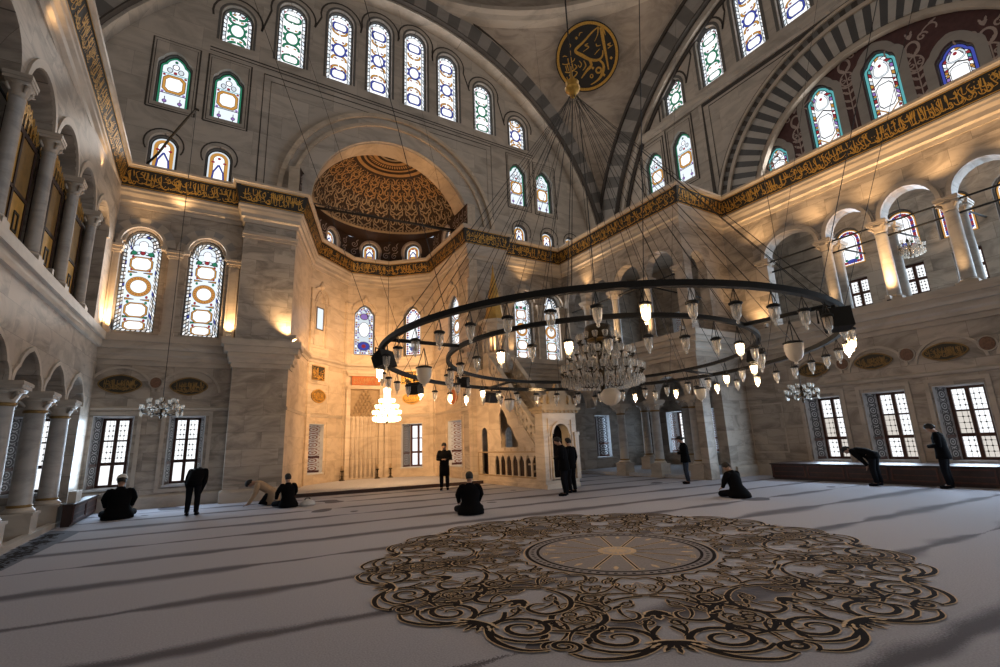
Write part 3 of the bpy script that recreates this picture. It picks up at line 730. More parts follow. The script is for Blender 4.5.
def casement(w, h, loc, rz, depth=.5, leaded=True, nx=2, nz=3, jamb=True, seed=0, tint=False, brown=False, sp=.13, foot=False):
    """rectangular wooden window at the back of a deep white reveal with a latticed left jamb"""
    WCOUNT[0] += 1
    key = ('case', w, h, depth, leaded, nx, nz, jamb, tint, brown, foot)
    W0 = w
    if jamb: w = w-2*sp
    if key not in WCACHE:
        f = MB(); y = depth
        b = .095
        f.box(-w/2, y-.06, 0, -w/2+b, y+.04, h); f.box(w/2-b, y-.06, 0, w/2, y+.04, h); f.box(-w/2+b, y-.06, 0, w/2-b, y+.04, b); f.box(-w/2+b, y-.06, h-b, w/2-b, y+.04, h)
        xs = [-w/2+b+(w-2*b)*i/nx for i in range(nx+1)]; zs = [b, h*.335, h*.665, h-b] if nz == 3 else [b+(h-2*b)*i/nz for i in range(nz+1)]
        for x in xs[1:-1]: f.box(x-.055, y-.055, b, x+.055, y+.03, h-b)
        for k, z in enumerate(zs[1:-1]):
            t = .055 if k == 0 else .028
            f.box(-w/2+b, y-.05, z-t, w/2-b, y+.03, z+t)
        A = Art(); A.poly([(-w/2+b, b), (w/2-b, b), (w/2-b, h-b), (-w/2+b, h-b)], WW, 1)
        if leaded:
            for ix in range(nx):
                x0, x1 = xs[ix], xs[ix+1]
                for iz in range(nz):
                    z0, z1 = zs[iz], zs[iz+1]
                    if foot and iz == 0: continue
                    if tint and (ix+iz) % 3 == 1: A.poly([(x0, z0), (x1, z0), (x1, z1), (x0, z1)], WD, 2)
                    for k in range(1, 3): A.ribbon([(x0+(x1-x0)*k/3, z0), (x0+(x1-x0)*k/3, z1)], .011, LE, 3)
                    for k in range(1, 4): A.ribbon([(x0, z0+(z1-z0)*k/4), (x1, z0+(z1-z0)*k/4)], .011, LE, 3)
                    for k in range(1, 3):
                        for q in range(1, 4):
                            c = (x0+(x1-x0)*k/3, z0+(z1-z0)*q/4); A.poly([(c[0]-.035, c[1]), (c[0], c[1]-.035), (c[0]+.035, c[1]), (c[0], c[1]+.035)], LE, 4)
        pb = A.mb(lambda a, b_, d: (a, depth+.03-d, b_), .002)
        o = f.build('window_%d' % WCOUNT[0], ['wood'])
        p = pb.build('window_pane', WM, o)
        jo = None
        if jamb:
            # white painted splayed jambs with a dark scroll lattice, white sill and head
            q = MB()
            for s in (-1, 1):
                P = [(s*(W0/2+.012), 0), (s*(W0/2-.004), -.012), (s*(w/2-.006), depth-.04), (s*(w/2+.03), depth-.04)]
                q.add([(x, y_, z_) for z_ in (0, h+.01) for x, y_ in P], [(0,1,2,3), (4,5,6,7), (0,1,5,4), (1,2,6,5), (2,3,7,6), (3,0,4,7)], 0)
                J = Art(); d0, d1 = .16, depth-.16; nn = 6; bg = 3 if brown else 0; fg = 0 if brown else 1
                J.poly([(d0, .02), (d1, .02), (d1, h-.05), (d0, h-.05)], bg, 1)
                for k in range(nn):
                    zc = .02+(h-.07)*(k+.5)/nn; cx = (d0+d1)/2; rr = (d1-d0)*.50; hh = (h-.07)/nn
                    J.ell((cx, zc), rr, hh*.44, fg, 2, 14); J.ell((cx, zc), rr*.66, hh*.28, bg, 3, 14); J.ell((cx, zc), rr*.48, hh*.20, fg, 4, 12); J.ell((cx, zc), rr*.2, hh*.08, bg, 5, 10)
                    for t in (-1, 1):
                        J.ell((cx+t*rr*.85, zc+hh*.5), .08, .09, fg, 2, 8); J.ribbon([(cx+t*rr*.2, zc+hh*.44), (cx+t*rr*.7, zc+hh*.56)], .03, fg, 3)
                J.ribbon([(d0, .02), (d1, .02), (d1, h-.05), (d0, h-.05), (d0, .02)], .03, 0, 5)
                J.poly([(d0, .02), (d1, .02), (d1, .12), (d0, .12)], 2, 6); J.poly([(d0, h*.30), (d1, h*.30), (d1, h*.345), (d0, h*.345)], 2, 6)
                fx = lambda a: s*(W0/2-.004-(W0/2-w/2)*a/depth)
                J.mb(lambda a, b_, d: (fx(a)-s*(d+.004), a, b_), .002, q)
            q.box(-W0/2-.03, -.07, -.05, W0/2+.03, depth-.04, .012, 0); q.box(-W0/2, -.012, h-.015, W0/2, depth-.05, h+.012, 0)
            jo = q.build('window_sill', ['white', 'tile', 'wood', 'redbrown'], o)
        WCACHE[key] = (o.data, p.data, jo.data if jo else None)
    else:
        a, b_, c = WCACHE[key]; o = link('window_%d' % WCOUNT[0], a); link('window_pane', b_, o)
        if c: link('window_sill', c, o)
    o.location = loc; o.rotation_euler = (0, 0, rz); struct(o)
    return o

# ------------------------------------------------------------------ lights
def area(name, loc, rot, sx, sy, e, col=(1, 1, 1)):
    l = bpy.data.lights.new(name, 'AREA'); l.shape = 'RECTANGLE'; l.size = sx; l.size_y = sy; l.energy = e; l.color = col
    o = bpy.data.objects.new(name, l); COL.objects.link(o); o.location = loc; o.rotation_euler = rot; return o
def point(name, loc, e, col=(1, .70, .38), r=.06):
    l = bpy.data.lights.new(name, 'POINT'); l.energy = e; l.color = col; l.shadow_soft_size = r
    o = bpy.data.objects.new(name, l); COL.objects.link(o); o.location = loc; return o
def spot(name, loc, target, e, col=(1, .66, .32), ang=70, blend=.7, r=.08):
    l = bpy.data.lights.new(name, 'SPOT'); l.energy = e; l.color = col; l.spot_size = R(ang); l.spot_blend = blend; l.shadow_soft_size = r
    o = bpy.data.objects.new(name, l); COL.objects.link(o); o.location = loc
    d = Vector(target)-Vector(loc); o.rotation_euler = d.to_track_quat('-Z', 'Y').to_euler(); return o
DAY = (1.0, .93, .85)
DK = .44
COOL = (.62, .80, 1.0)
def daylight(loc, rz, w, h, e, depth=.0, col=DAY):
    """skylight coming in through one window (centre of the pane), facing the room"""
    n = Vector((sin(rz), -cos(rz), 0))          # room direction of a wall rotated by rz
    p = Vector(loc)+n*(.03-depth)
    o = area("daylight", p, (-PI/2, 0, rz), w, h, e*DK, col)    # area lights shine along -Z
    return o
# ================================================================== THE BUILDING
H90 = PI/2
# ---- floor
fl = MB(); fl.box(-9, -9, -.3, 23.6, 27.5, 0); struct(fl.build('floor', 'carpet'))

def arcade(xs, g, z0, zs, rise, kind='round'):
    P = [(xs[0]+g, z0), (xs[-1]-g, z0)]
    for i in range(len(xs)-1, 0, -1):
        a, b = xs[i-1]+g, xs[i]-g; c = (a+b)/2; r = (b-a)/2
        if kind == 'round': P += [(c+r*cos(PI*k/12), zs+rise*sin(PI*k/12)) for k in range(13)]
        else:
            rt = [(p*r, zs+q*rise) for p, q in HEAD]; P += [(c+x, z) for x, z in rt]+[(c-x, z) for x, z in reversed(rt[:-1])]
    return P

# ---- left corner loge: two storeys of arches on columns (its front stands a little askew to the hall)
L0 = -6.0; SK_ = .030
LO = Vector((-3.55+SK_*(L0-13.77), L0)); LU = Vector((SK_, 1)).normalized(); LN = Vector((LU.y, -LU.x)); LA = math.atan2(LU.y, LU.x)
def LW(y, d=0.):
    """point on the loge front at hall depth y, d metres into the hall"""
    p = LO+LU*((y-L0)/LU.y)+LN*d; return p
LX = -3.62
LC = [11.7, 13.75, 15.85, 17.95]
lc = [(y-L0)/LU.y for y in [5.4, 7.5, 9.6]+LC+[20.05]]
holes = [arcade(lc, .15, .02, 3.35, .85, 'ogee'), arcade(lc, .15, 5.97, 9.1, .85)]
LL = (21.1-L0)/LU.y
o = wall_mb([(0, 0), (LL, 0), (LL, 12.4), (0, 12.4)], holes, .5).build('wall_left', ['marble', 'marble_smooth'], None, (LO.x, LO.y, 0), LA); struct(o)
mb = MB(); mb.box(-7.5, L0, 5.3, -3.9, 21.1, 5.94); mb.box(-7.5, L0, 11.6, -3.9, 21.1, 12.4); struct(mb.build('ceiling_left_gallery', 'marble'))
mb = MB(); P = [(-3.62, 21.1), (-3.62, -6.), (-4.6, -6.)]
mb.add([(x, y, 10.86) for x, y in P]+[(x, y, 12.45) for x, y in P], [(0, 1, 2), (3, 4, 5), (0, 1, 4, 3)]); struct(mb.build('trim_27', 'marble_smooth'))
mb = MB(); mb.box(-7.8, L0-2, 0, -7.5, 21.4, 26); struct(mb.build('wall_left_outer', 'marble_up'))

# ---- qibla wall, left bay (lower and gallery storeys), with the bay behind the loge
def hole(kind, w, h, x, z): return shift(OL[kind](w, h), x, z)
QX = -7.5
wins = [(-4.75, 'rect', 1.1, 2.4, .72), (-2.65, 'rect', 1.1, 2.4, .72), (-.52, 'rect', 1.1, 2.4, .72), (-2.5, 'step', 1.26, 3.95, 6.13), (-.42, 'step', 1.26, 3.92, 6.10)]
o = wall_mb([(0, 0), (8.3, 0), (8.3, 12.5), (0, 12.5)], [hole(k, w, h, x-QX, z) for x, k, w, h, z in wins], .6).build('wall_qibla_left', ['marble', 'marble_smooth'], None, (QX, 21.1, 0), 0); struct(o)
for i, (x, k, w, h, z) in enumerate(wins):
    if k == 'rect': casement(w, h, (x, 21.1, z), 0, 1.05, foot=True)
    else: window('tall', k, w, h, (x, 21.1, z), 0, .28, .05, 0)
    daylight((x, 21.1, z+h/2), 0, w*.9, h*.9, (130 if x > -4 else 18) if k == 'rect' else 45, col=COOL if k == 'rect' else DAY)
# pier between bay and apse, and its twin on the right
mb = MB(); mb.box(.75, 20.6, 0, 2.7, 21.8, 12.5); struct(mb.build('wall_qibla_pier_left', 'marble'))
mb = MB(); mb.box(10.75, 20.2, 0, 12.6, 21.4, 12.5); struct(mb.build('wall_qibla_pier_right', 'marble'))

# ---- the apse, five facets
AP = [(2.7, 20.6), (4.1, 24.8), (6.45, 26.9), (8.85, 26.7), (10.85, 24.9), (10.75, 20.2)]
apw = {1: [(.82, 'rect', 1.28, 2.35, .62)], 2: [(.98, 'ogee', 1.16, 2.95, 6.85)], 3: [(1.38, 'rect', 1.2, 2.35, .6), (1.38, 'ogee', 1.1, 3.0, 6.75)], 4: [(2.65, 'rect', 1.6, 2.2, .7), (2.72, 'ogee', 1.3, 3.1, 6.4)]}
for i in range(5):
    p0, p1 = Vector(AP[i]), Vector(AP[i+1]); L = (p1-p0).length; a = math.atan2(p1.y-p0.y, p1.x-p0.x); u = (p1-p0)/L
    hs = [hole(k, w, h, x, z) for x, k, w, h, z in apw.get(i, [])]
    drum = []
    if i: drum = [hole('round', .95, 1.05, L/2 if i < 4 else 2.0, 12.62)]
    o = wall_mb([(0, 0), (L, 0), (L, 13.9), (0, 13.9)], hs+drum, .45).build('wall_apse_%s' % ('side_left', 'diagonal_left', 'centre', 'diagonal_right', 'side_right')[i], ['marble_apse', 'marble_apse'], None, (p0.x, p0.y, 0), a); struct(o)
    for (x, k, w, h, z) in apw.get(i, []):
        q = p0+u*x
        if k == 'rect': casement(w, h, (q.x, q.y, z), a, 1.1, leaded=(i != 3), jamb=True, brown=(i != 3))
        else: window('apse' if i == 2 else ('plainarch' if i == 3 else 'tall'), k, w, h, (q.x, q.y, z), a, .16, .05, 0)
    if i == 1:
        q = p0+u*.78; fr_ = MB(); O1 = ol_ogee(1.12, 3.1, 1.5)
        for P, (d0, d1) in ((O1, (0, .07)), (inset(O1, .14), (0, .04))):
            J = inset(P, .06); n_ = len(P)
            for k in range(n_): fr_.prism([P[k], P[(k+1) % n_], J[(k+1) % n_], J[k]], -d1, .01, 0)
        fr_.v = [(x, y, z+6.75) for x, y, z in fr_.v]; struct(fr_.build('trim_25', 'marble_apse', None, (q.x, q.y, 0), a))
        WCOUNT[0] += 1; wb = MB(); frame_ = ((-.29, 7.72, -.23, 8.92), (.23, 7.72, .29, 8.92), (-.23, 7.72, .23, 7.78), (-.23, 8.86, .23, 8.92))
        for x0, z0, x1, z1 in frame_: wb.box(x0, -.03, z0, x1, .02, z1, 0)
        wo = struct(wb.build('window_%d' % WCOUNT[0], 'stone', None, (q.x, q.y, 0), a)); wp = MB(); wp.add([(-.23, -.012, 7.78), (.23, -.012, 7.78), (.23, -.012, 8.86), (-.23, -.012, 8.86)], [(0, 1, 2, 3)]); wp.build('window_pane', 'gl_sk', wo)
    for dd in drum:
        q = p0+u*(L/2 if i < 4 else 2.0); window('low', 'round', .95, 1.05, (q.x, q.y, 12.62), a, .2, .05, 0)
    # dark painted wall of the drum with pale scrolls
    if L > 2:
        A = Art(); cx = L/2 if i < 4 else 2.0
        hh = shift(OL['round'](1.2, 1.2), cx, 12.56) if i else None
        A.poly([(0, 12.5), (L, 12.5), (L, 13.88), (0, 13.88)], 0, 1)
        if i:
            mbw = wall_mb([(0, 12.5), (L, 12.5), (L, 13.88), (0, 13.88)], [hh], .02, back=False)
            for k in range(len(mbw.v)): mbw.v[k] = (mbw.v[k][0], mbw.v[k][1]-.02, mbw.v[k][2])
            mbw.m = [0]*len(mbw.m)
        else: mbw = A.mb(on_wall(), .02)
        A = Art()
        x = .25
        while x < L-.2:
            if not i or abs(x-cx) > .85:
                for z_ in (12.95, 13.45):
                    A.ribbon(spiral(x, z_, .2, 1, 1.4, 1 if z_ < 13 else -1), .045, 1, 2); A.poly(leaf(x+.1, z_+.15, .8, .22, .05), 1, 2)
            x += .47
        A.mb(on_wall(0, 0, -.02), .006, mbw)
        if i: A2 = Art(); A2.ring((cx, 13.12), .62, .64, .09, 1, 3, 26); A2.mb(on_wall(0, 0, -.02), .006, mbw)
        k = MB(); k.v, k.f, k.m, k.sm = mbw.v, mbw.f, mbw.m, mbw.sm
        struct(k.build('wall_apse_drum', ['brown', 'cream'], None, (p0.x, p0.y, 0), a))

# ---- right bay of the qibla wall
wins = [(14.33, 'step', 1.22, 3.75, 5.98), (16.3, 'step', 1.22, 3.75, 5.98), (14.6, 'rect', 1.1, 2.3, .72), (19.3, 'rect', 1.1, 2.3, .72)]
o = wall_mb([(0, 0), (11, 0), (11, 12.5), (0, 12.5)], [hole(k, w, h, x-12.6, z) for x, k, w, h, z in wins], .6).build('wall_qibla_right', ['marble', 'marble_smooth'], None, (12.6, 20.7, 0), 0); struct(o)
for x, k, w, h, z in wins:
    if k == 'rect': casement(w, h, (x, 20.7, z), 0, 1.05)
    else: window('tall', k, w, h, (x, 20.7, z), 0, .28, .05, 0)
    daylight((x, 20.7, z+h/2), 0, w*.9, h*.9, 40 if k == 'step' else 26, depth=.5 if k == 'rect' else 0, col=COOL if k == 'rect' else DAY)

# ---- right corner loge
RX = 17.0
RC = [17.15, 15.05, 13.0]
rc = [0.25]+[20.7-y for y in (19.2,)+tuple(RC)]+[8.12]
holes = [arcade(rc, .17, .02, 3.3, .95), arcade([.35]+[20.7-y for y in (18.9, 16.8, 14.7, 12.75)], .17, 5.97, 8.95, 1.0)]
o = wall_mb([(0, 0), (8.3, 0), (8.3, 12.5), (0, 12.5)], holes, .45).build('wall_right_loge', ['marble', 'marble_smooth'], None, (RX, 20.7, 0), -H90); struct(o)
o = wall_mb([(.46, 0), (3.1, 0), (3.1, 12.5), (.46, 12.5)], [arcade([.32, 1.52], .2, .02, 3.3, .6), arcade([.2, 1.7], .2, 5.97, 8.95, .72)], .45).build('wall_right_loge_front', ['marble', 'marble_smooth'], None, (RX, 12.4, 0), 0); struct(o)
mb = MB(); mb.box(17.4, 12.8, 5.3, 23.2, 20.7, 5.94); mb.box(17.4, 12.8, 11.6, 23.2, 20.7, 12.48); struct(mb.build('ceiling_right_loge', 'marble'))
mb = MB(); mb.box(17.1, 12.5, 0, 23.2, 20.7, .14); struct(mb.build('floor_right_loge', 'rugplain'))
# outer wall of loge and gallery on the right
gw = [(18.9, 'rect', 1.1, 2.3, .8), (16.2, 'rect', 1.1, 2.3, .8), (13.9, 'rect', 1.1, 2.3, .8), (17.6, 'rect', 1.2, 2.2, 6.6), (15.0, 'rect', 1.2, 2.2, 6.6)]
gy = [8.75, 6.85, 5.2, 3.55, 1.9, .25]
for y in gy: gw += [(y+.02, 'round', 1.12, 1.75, 8.55), (y-.05, 'rect', .82, 1.25, 6.72)]
o = wall_mb([(0, 0), (29, 0), (29, 12.5), (0, 12.5)], [hole(k, w, h, 20.7-y, z) for y, k, w, h, z in gw], .5).build('wall_right_outer', ['marble', 'marble_smooth'], None, (23.2, 20.7, 0), -H90); struct(o)
for n, (y, k, w, h, z) in enumerate(gw):
    if k == 'rect': casement(w, h, (23.2, y, z), -H90, .9 if h > 2 else .3, nx=2, nz=3 if h > 2 else 2, jamb=h > 2, leaded=True, brown=True)
    else: window('plainarch', k, w, h, (23.2, y, z), -H90, .2, .05, 0)
    daylight((23.2, y, z+h/2), -H90, w, h, (26 if n < 3 else 60) if n < 5 else 48, depth=.45 if n < 3 else 0, col=(.66, .83, 1.0))

# ---- right wall with windows below and the gallery arcade above
lw = [y*20.1/19.4 for y in (9.12, 7.2, 5.28, 3.36, 1.44, -.48, -2.4, -4.3)]
XR = 20.1; KY = XR/19.4
RG = [y*KY for y in (10.45, 8.1, 6.35, 4.47, 2.55, .65, -1.25)]
holes = [hole('rect', 1.24, 2.33, 12.4-y, .63) for y in lw]+[arcade([12.4-y for y in RG], .2, 5.97, 8.98, .86)]
o = wall_mb([(0, 0), (20.4, 0), (20.4, 12.5), (0, 12.5)], holes, .5).build('wall_right', ['marble', 'marble_smooth'], None, (XR, 12.4, 0), -H90); struct(o)
for y in lw:
    casement(1.24, 2.33, (XR, y, .63), -H90, .8, nx=2, tint=True)
    daylight((XR, y, 1.8), -H90, 1.0, 2.1, 170, col=COOL)
mb = MB(); mb.box(XR+.3, -8, 5.3, 23.2, 12.8, 5.94); mb.box(XR+.3, -8, 11.3, 23.2, 12.8, 12.48); struct(mb.build('ceiling_right_gallery', 'marble'))
mb = MB(); mb.box(XR+.4, 12.42, 5.94, 23.2, 12.8, 11.3); struct(mb.build('wall_right_gallery_end', 'marble'))

# ---- upper wall on the qibla side
UQ = [(-2.22, 'ogee', 1.22, 2.55, 15.6), (-.28, 'ogee', 1.22, 2.55, 15.6), (14.75, 'ogee', 1.2, 2.8, 15.2), (16.65, 'ogee', 1.2, 2.75, 15.18),
      (-2.27, 'round', 1.0, 1.7, 12.6), (-.36, 'round', 1.0, 1.7, 12.6), (14.77, 'round', .98, 1.5, 12.55), (16.75, 'round', .98, 1.5, 12.5), (18.5, 'round', .98, 1.5, 12.5),
      (-.16, 'round', 1.26, 2.05, 19.45), (2.1, 'round', 1.28, 3.45, 19.4), (4.32, 'round', 1.28, 4.2, 19.38), (6.33, 'round', 1.28, 4.65, 19.38), (8.32, 'round', 1.28, 4.85, 19.35), (10.27, 'round', 1.26, 4.28, 19.33), (12.55, 'round', 1.26, 3.3, 19.28), (14.88, 'round', 1.26, 2.1, 19.0)]
GC = (7.2, 11.56)
arch_o = [(GC[0]+13.7*cos(R(t)), GC[1]+13.7*sin(R(t))) for t in range(0, 181, 3)]
AC = (7.35, 12.7)
apse_open = [(AC[0]+8-4.07, 12.32), (AC[0]+8+4.07, 12.32)]+[(AC[0]+8+4.07*cos(PI*k/24), AC[1]+4.07*sin(PI*k/24)) for k in range(25)]
outer = [(1.5, 12.3), (apse_open[0][0], 12.3)]+list(reversed(apse_open[2:]))+[(apse_open[1][0], 12.3), (28.9, 12.3)]+[(x+8, z) for x, z in arch_o]
o = wall_mb(outer, [hole(k, w, h, x+8, z) for x, k, w, h, z in UQ], 1.15, reveal=.35).build('wall_qibla_upper', ['marble_up', 'marble_apse'], None, (-8, 21.2, 0), 0); struct(o)
for n, (x, k, w, h, z) in enumerate(UQ):
    kd = 'ogee' if k == 'ogee' else ('low' if z < 13 else 'arch')
    window(kd, k, w, h, (x, 21.2, z), 0, .24, .06, (1 if n in (10, 15, 9) else 0) if kd == 'arch' else 0)
    daylight((x, 21.2, z+h/2), 0, w*.85, h*.85, 14*h)
# ---- upper wall on the right side
UR = [(16.45, 'ogee', 1.22, 2.75, 15.05), (14.52, 'ogee', 1.22, 3.0, 14.95), (14.62, 'round', 1.26, 1.95, 19.3), (12.2, 'round', 1.26, 3.25, 19.4), (10.03, 'round', 1.28, 4.1, 19.45), (8.05, 'round', 1.28, 4.6, 19.5), (6.0, 'round', 1.28, 4.7, 19.5), (4.0, 'round', 1.26, 4.2, 19.5)]
GR_ = (6.7, 11.56)
Y0 = 21.5
outer = [(0.8, 12.3), (28.0, 12.3)]+[(Y0-(GR_[0]-13.6*cos(R(t))), GR_[1]+13.6*sin(R(t))) for t in range(0, 181, 3)]
SC = (6.0, 11.56)
arch_r = [(Y0-SC[0]-5.1, 12.32), (Y0-SC[0]+5.1, 12.32)]+[(Y0-SC[0]+5.1*cos(R(t)), SC[1]+5.1*sin(R(t))) for t in range(10, 171, 5)]
o = wall_mb(outer, [hole(k, w, h, Y0-y, z) for y, k, w, h, z in UR]+[arch_r], .5, reveal=.35).build('wall_right_upper', ['marble_up', 'marble_smooth'], None, (20.9, Y0, 0), -H90); struct(o)
for n, (y, k, w, h, z) in enumerate(UR):
    window('ogee' if k == 'ogee' else 'arch', k, w, h, (20.9, y, z), -H90, .24, .06, (1 if n in (2, 3) else 0) if k != 'ogee' else 0)
    daylight((20.9, y, z+h/2), -H90, w*.85, h*.85, 14*h)
# tympanum under the striped arch
TY = [(9.98, 'ogee', .98, 1.95, 12.45, 2), (7.9, 'ogee', 1.15, 3.55, 12.5, 0), (5.77, 'ogee', 1.15, 3.55, 12.5, 1), (3.72, 'ogee', 1.05, 2.2, 12.55, 3), (2.0, 'ogee', .9, 1.5, 12.5, 2)]
tw = MB()
wall_mb([(Y0-11.4, 12.3), (Y0-.6, 12.3), (Y0-.6, 17), (Y0-11.4, 17)], [hole(k, w, h, Y0-y, z) for y, k, w, h, z, s in TY], .3, mb=tw)
A = Art()
for y, k, w, h, z, s in TY:       # grey stone surrounds
    P = shift(OL[k](w+.62, h+.38), Y0-y, z-.02); Q = resample(shift(OL[k](w, h), Y0-y, z), 60); P2 = resample(P, 60)
    for i in range(60): A.quad4(P2[i], P2[(i+1) % 60], Q[(i+1) % 60], Q[i], 2, 3)
for y, sg, zt in ((8.9, 1, 15.1), (6.8, 1, 16.3), (4.7, 1, 15.4), (2.85, 1, 14.4), (10.6, 1, 13.4)):
    X = Y0-y
    A.ring((X, zt-.15), .20, .27, .085, 3, 2, 18)
    for s in (-1, 1):
        A.ribbon(spiral(X+s*.34, zt+.12, .17, 0 if s > 0 else PI, 1.2, s), .06, 3, 2)
        A.ribbon(bez((X, zt-.45), (X+s*.3, zt-.55), (X+s*.3, zt-.95), (X, zt-1.05), 8), .055, 3, 2)
        A.ribbon(spiral(X+s*.12, zt-.78, .14, PI/2, 1.2, -s), .05, 3, 2)
        for dz, an in ((-.5, .5), (-1.15, 1.0), (-1.45, .8), (-1.8, .9), (.25, .3), (-2.1, 1.)):
            if zt+dz > 12.7: A.poly(leaf(X, zt+dz, PI/2+s*an, .34, .07), 3, 2)
    for s in (-1, 1):
        A.ribbon(bez((X+s*.3, zt+.2), (X+s*.6, zt+.65), (X+s*.9, zt+.35), (X+s*.75, zt+.15), 8), .05, 3, 2)
        A.poly(leaf(X+s*.55, zt+.42, s*.4 if s > 0 else PI-.4, .3, .07), 3, 2)
    if zt > 13: A.ribbon([(X, zt-.4), (X, 12.6)], .04, 3, 2)
A.mb(on_wall(), .008, tw)
tw.m = tw.m
struct(tw.build('wall_right_tympanum', ['maroon', 'marble_smooth', 'vpale', 'cream'], None, (21.15, Y0, 0), -H90))
for y, k, w, h, z, s in TY:
    window('tymp', k, w, h, (21.15, y, z), -H90, .16, .04, s); daylight((21.15, y, z+h/2), -H90, w*.8, h*.8, 12*h)
# great arches, striped
gm = MB(); gm.arch_ring(GC[0], GC[1], 13.3, 14.45, R(3), R(177), 20.25, 21.3, 62, [0, 1]); gm.arch_ring(GC[0], GC[1], 13.16, 13.3, R(3), R(177), 20.5, 21.3, 40, [2]); gm.arch_ring(GC[0], GC[1], 14.45, 14.62, R(3), R(177), 20.15, 20.9, 40, [3]); gm.arch_ring(GC[0], GC[1], 13.28, 13.34, R(3), R(177), 20.22, 20.5, 40, [3]); gm.arch_ring(GC[0], GC[1], 14.62, 14.95, R(3), R(177), 20.3, 20.9, 40, [2])
struct(gm.build('trim_1', ['vmid', 'vpale', 'marble_up', 'line']))
gm = MB(); c = Y0-GR_[0]
gm.arch_ring(c, GR_[1], 12.95, 14.2, R(3), R(177), -.55, .4, 62, [0, 1]); gm.arch_ring(c, GR_[1], 12.55, 12.95, R(3), R(177), -.3, .4, 40, [2]); gm.arch_ring(c, GR_[1], 12.9, 12.98, R(3), R(177), -.6, -.3, 40, [3]); gm.arch_ring(c, GR_[1], 12.35, 12.55, R(3), R(177), -.12, .4, 40, [3]); gm.arch_ring(c, GR_[1], 14.2, 14.4, R(3), R(177), -.65, .1, 40, [3]); gm.arch_ring(c, GR_[1], 14.4, 14.8, R(3), R(177), -.5, .1, 40, [2])
struct(gm.build('trim_2', ['vmid', 'vpale', 'marble_up', 'line'], None, (20.9, Y0, 0), -H90))
# striped arch of the tympanum
gm = MB(); c = Y0-SC[0]
gm.arch_ring(c, SC[1], 5.1, 6.25, R(6), R(174), -.12, .2, 64, [0, 1]); gm.arch_ring(c, SC[1], 4.88, 5.1, R(6), R(174), -.06, .2, 36, [2]); gm.arch_ring(c, SC[1], 6.25, 6.42, R(6), R(174), -.22, .1, 36, [2]); gm.arch_ring(c, SC[1], 6.42, 6.72, R(6), R(174), -.16, .1, 90, [3, 4]); gm.arch_ring(c, SC[1], 6.72, 6.85, R(6), R(174), -.26, .1, 36, [2]); gm.arch_ring(c, SC[1], 6.85, 6.95, R(6), R(174), -.18, .1, 36, [3])
struct(gm.build('trim_3', ['vdark', 'vlight', 'marble_smooth', 'line', 'vmid'], None, (20.9, Y0, 0), -H90))
# moulded rings round the apse arch
gm = MB(); c = AC[0]+8
gm.arch_ring(c, AC[1], 4.07, 4.85, R(-2), R(182), -.10, .3, 38, [0]); gm.arch_ring(c, AC[1], 4.85, 5.0, R(-2), R(182), -.20, .1, 30, [2]); gm.arch_ring(c, AC[1], 5.0, 5.3, R(-2), R(182), -.08, .1, 30, [0]); gm.arch_ring(c, AC[1], 5.3, 5.5, R(-2), R(182), -.26, .1, 30, [2])
struct(gm.build('trim_4', ['marble_up', 'vpale', 'marble_apse'], None, (-8, 21.2, 0), 0))
# painted outlines on the upper walls
A = Art()
top = sorted([q for q in UQ if q[4] > 18.5])
ln = []
for x, k, w, h, z in top:
    r = w/2+.36; zc = z+h-w/2
    ln += [(x+r*cos(R(t)), zc+r*sin(R(t))) for t in range(195, -16, -15)]
A.ribbon([(x, z) for x, z in ln], .085, 0, 1)
A.ribbon([(x, z) for x, z in [(-1.1, 18.95), (15.9, 18.75)]], .06, 0, 1); A.ribbon([(x, z) for x, z in [(-1.1, 18.8), (15.9, 18.6)]], .05, 0, 1)
def rect_line(A, x0, z0, x1, z1, w): A.ribbon([(x0, z0), (x1, z0), (x1, z1), (x0, z1), (x0, z0)], w, 0, 1)
for x, k, w, h, z in UQ:
    if k == 'ogee': rect_line(A, x-.82, z-.28, x+.82, z+h+.42, .07); rect_line(A, x-.72, z-.18, x+.72, z+h+.3, .03)
    elif z < 13: A.ribbon([(x+(w/2+.16)*cos(R(t)), z+h-w/2+(w/2+.16)*sin(R(t))) for t in range(-30, 211, 15)], .06, 0, 1)
    else: A.ribbon([(x+w*.56, z)]+[(x+w*.56*cos(R(t)), z+h-w/2+w*.56*sin(R(t))) for t in range(0, 181, 15)]+[(x-w*.56, z)], .10, 1, 1)
rect_line(A, 1.05, 12.6, 12.9, 18.45, .06); rect_line(A, 1.35, 12.6, 12.6, 18.15, .035)
struct(A.mb(on_wall(), .012).build('trim_5', ['line', 'stone'], None, (0, 21.2, 0), 0))
A = Art()
top = sorted([q for q in UR if q[4] > 18.5], reverse=True); ln = []
for y, k, w, h, z in top:
    r = w/2+.36; zc = z+h-w/2; ln += [(Y0-y+r*cos(R(t)), zc+r*sin(R(t))) for t in range(195, -16, -15)]
A.ribbon([(Y0-15.6, 18.6)]+ln, .10, 0, 1)
for y, k, w, h, z in UR:
    if k == 'ogee': rect_line(A, Y0-y-.86, z-.3, Y0-y+.86, z+h+.55, .10); rect_line(A, Y0-y-.72, z-.18, Y0-y+.72, z+h+.36, .05)
    else: A.ribbon([(Y0-y+w*.58, z)]+[(Y0-y+w*.58*cos(R(t)), z+h-w/2+w*.58*sin(R(t))) for t in range(0, 181, 15)]+[(Y0-y-w*.58, z)], .14, 1, 1)
A.ribbon([(Y0-12.95, 12.4), (Y0-12.95, 18.45), (Y0+1, 18.45)], .22, 0, 1); A.ribbon([(Y0-12.6, 12.4), (Y0-12.6, 18.2), (Y0+1, 18.2)], .06, 0, 1)
struct(A.mb(on_wall(), .012).build('trim_6', ['line', 'stone'], None, (20.9, Y0, 0), -H90))
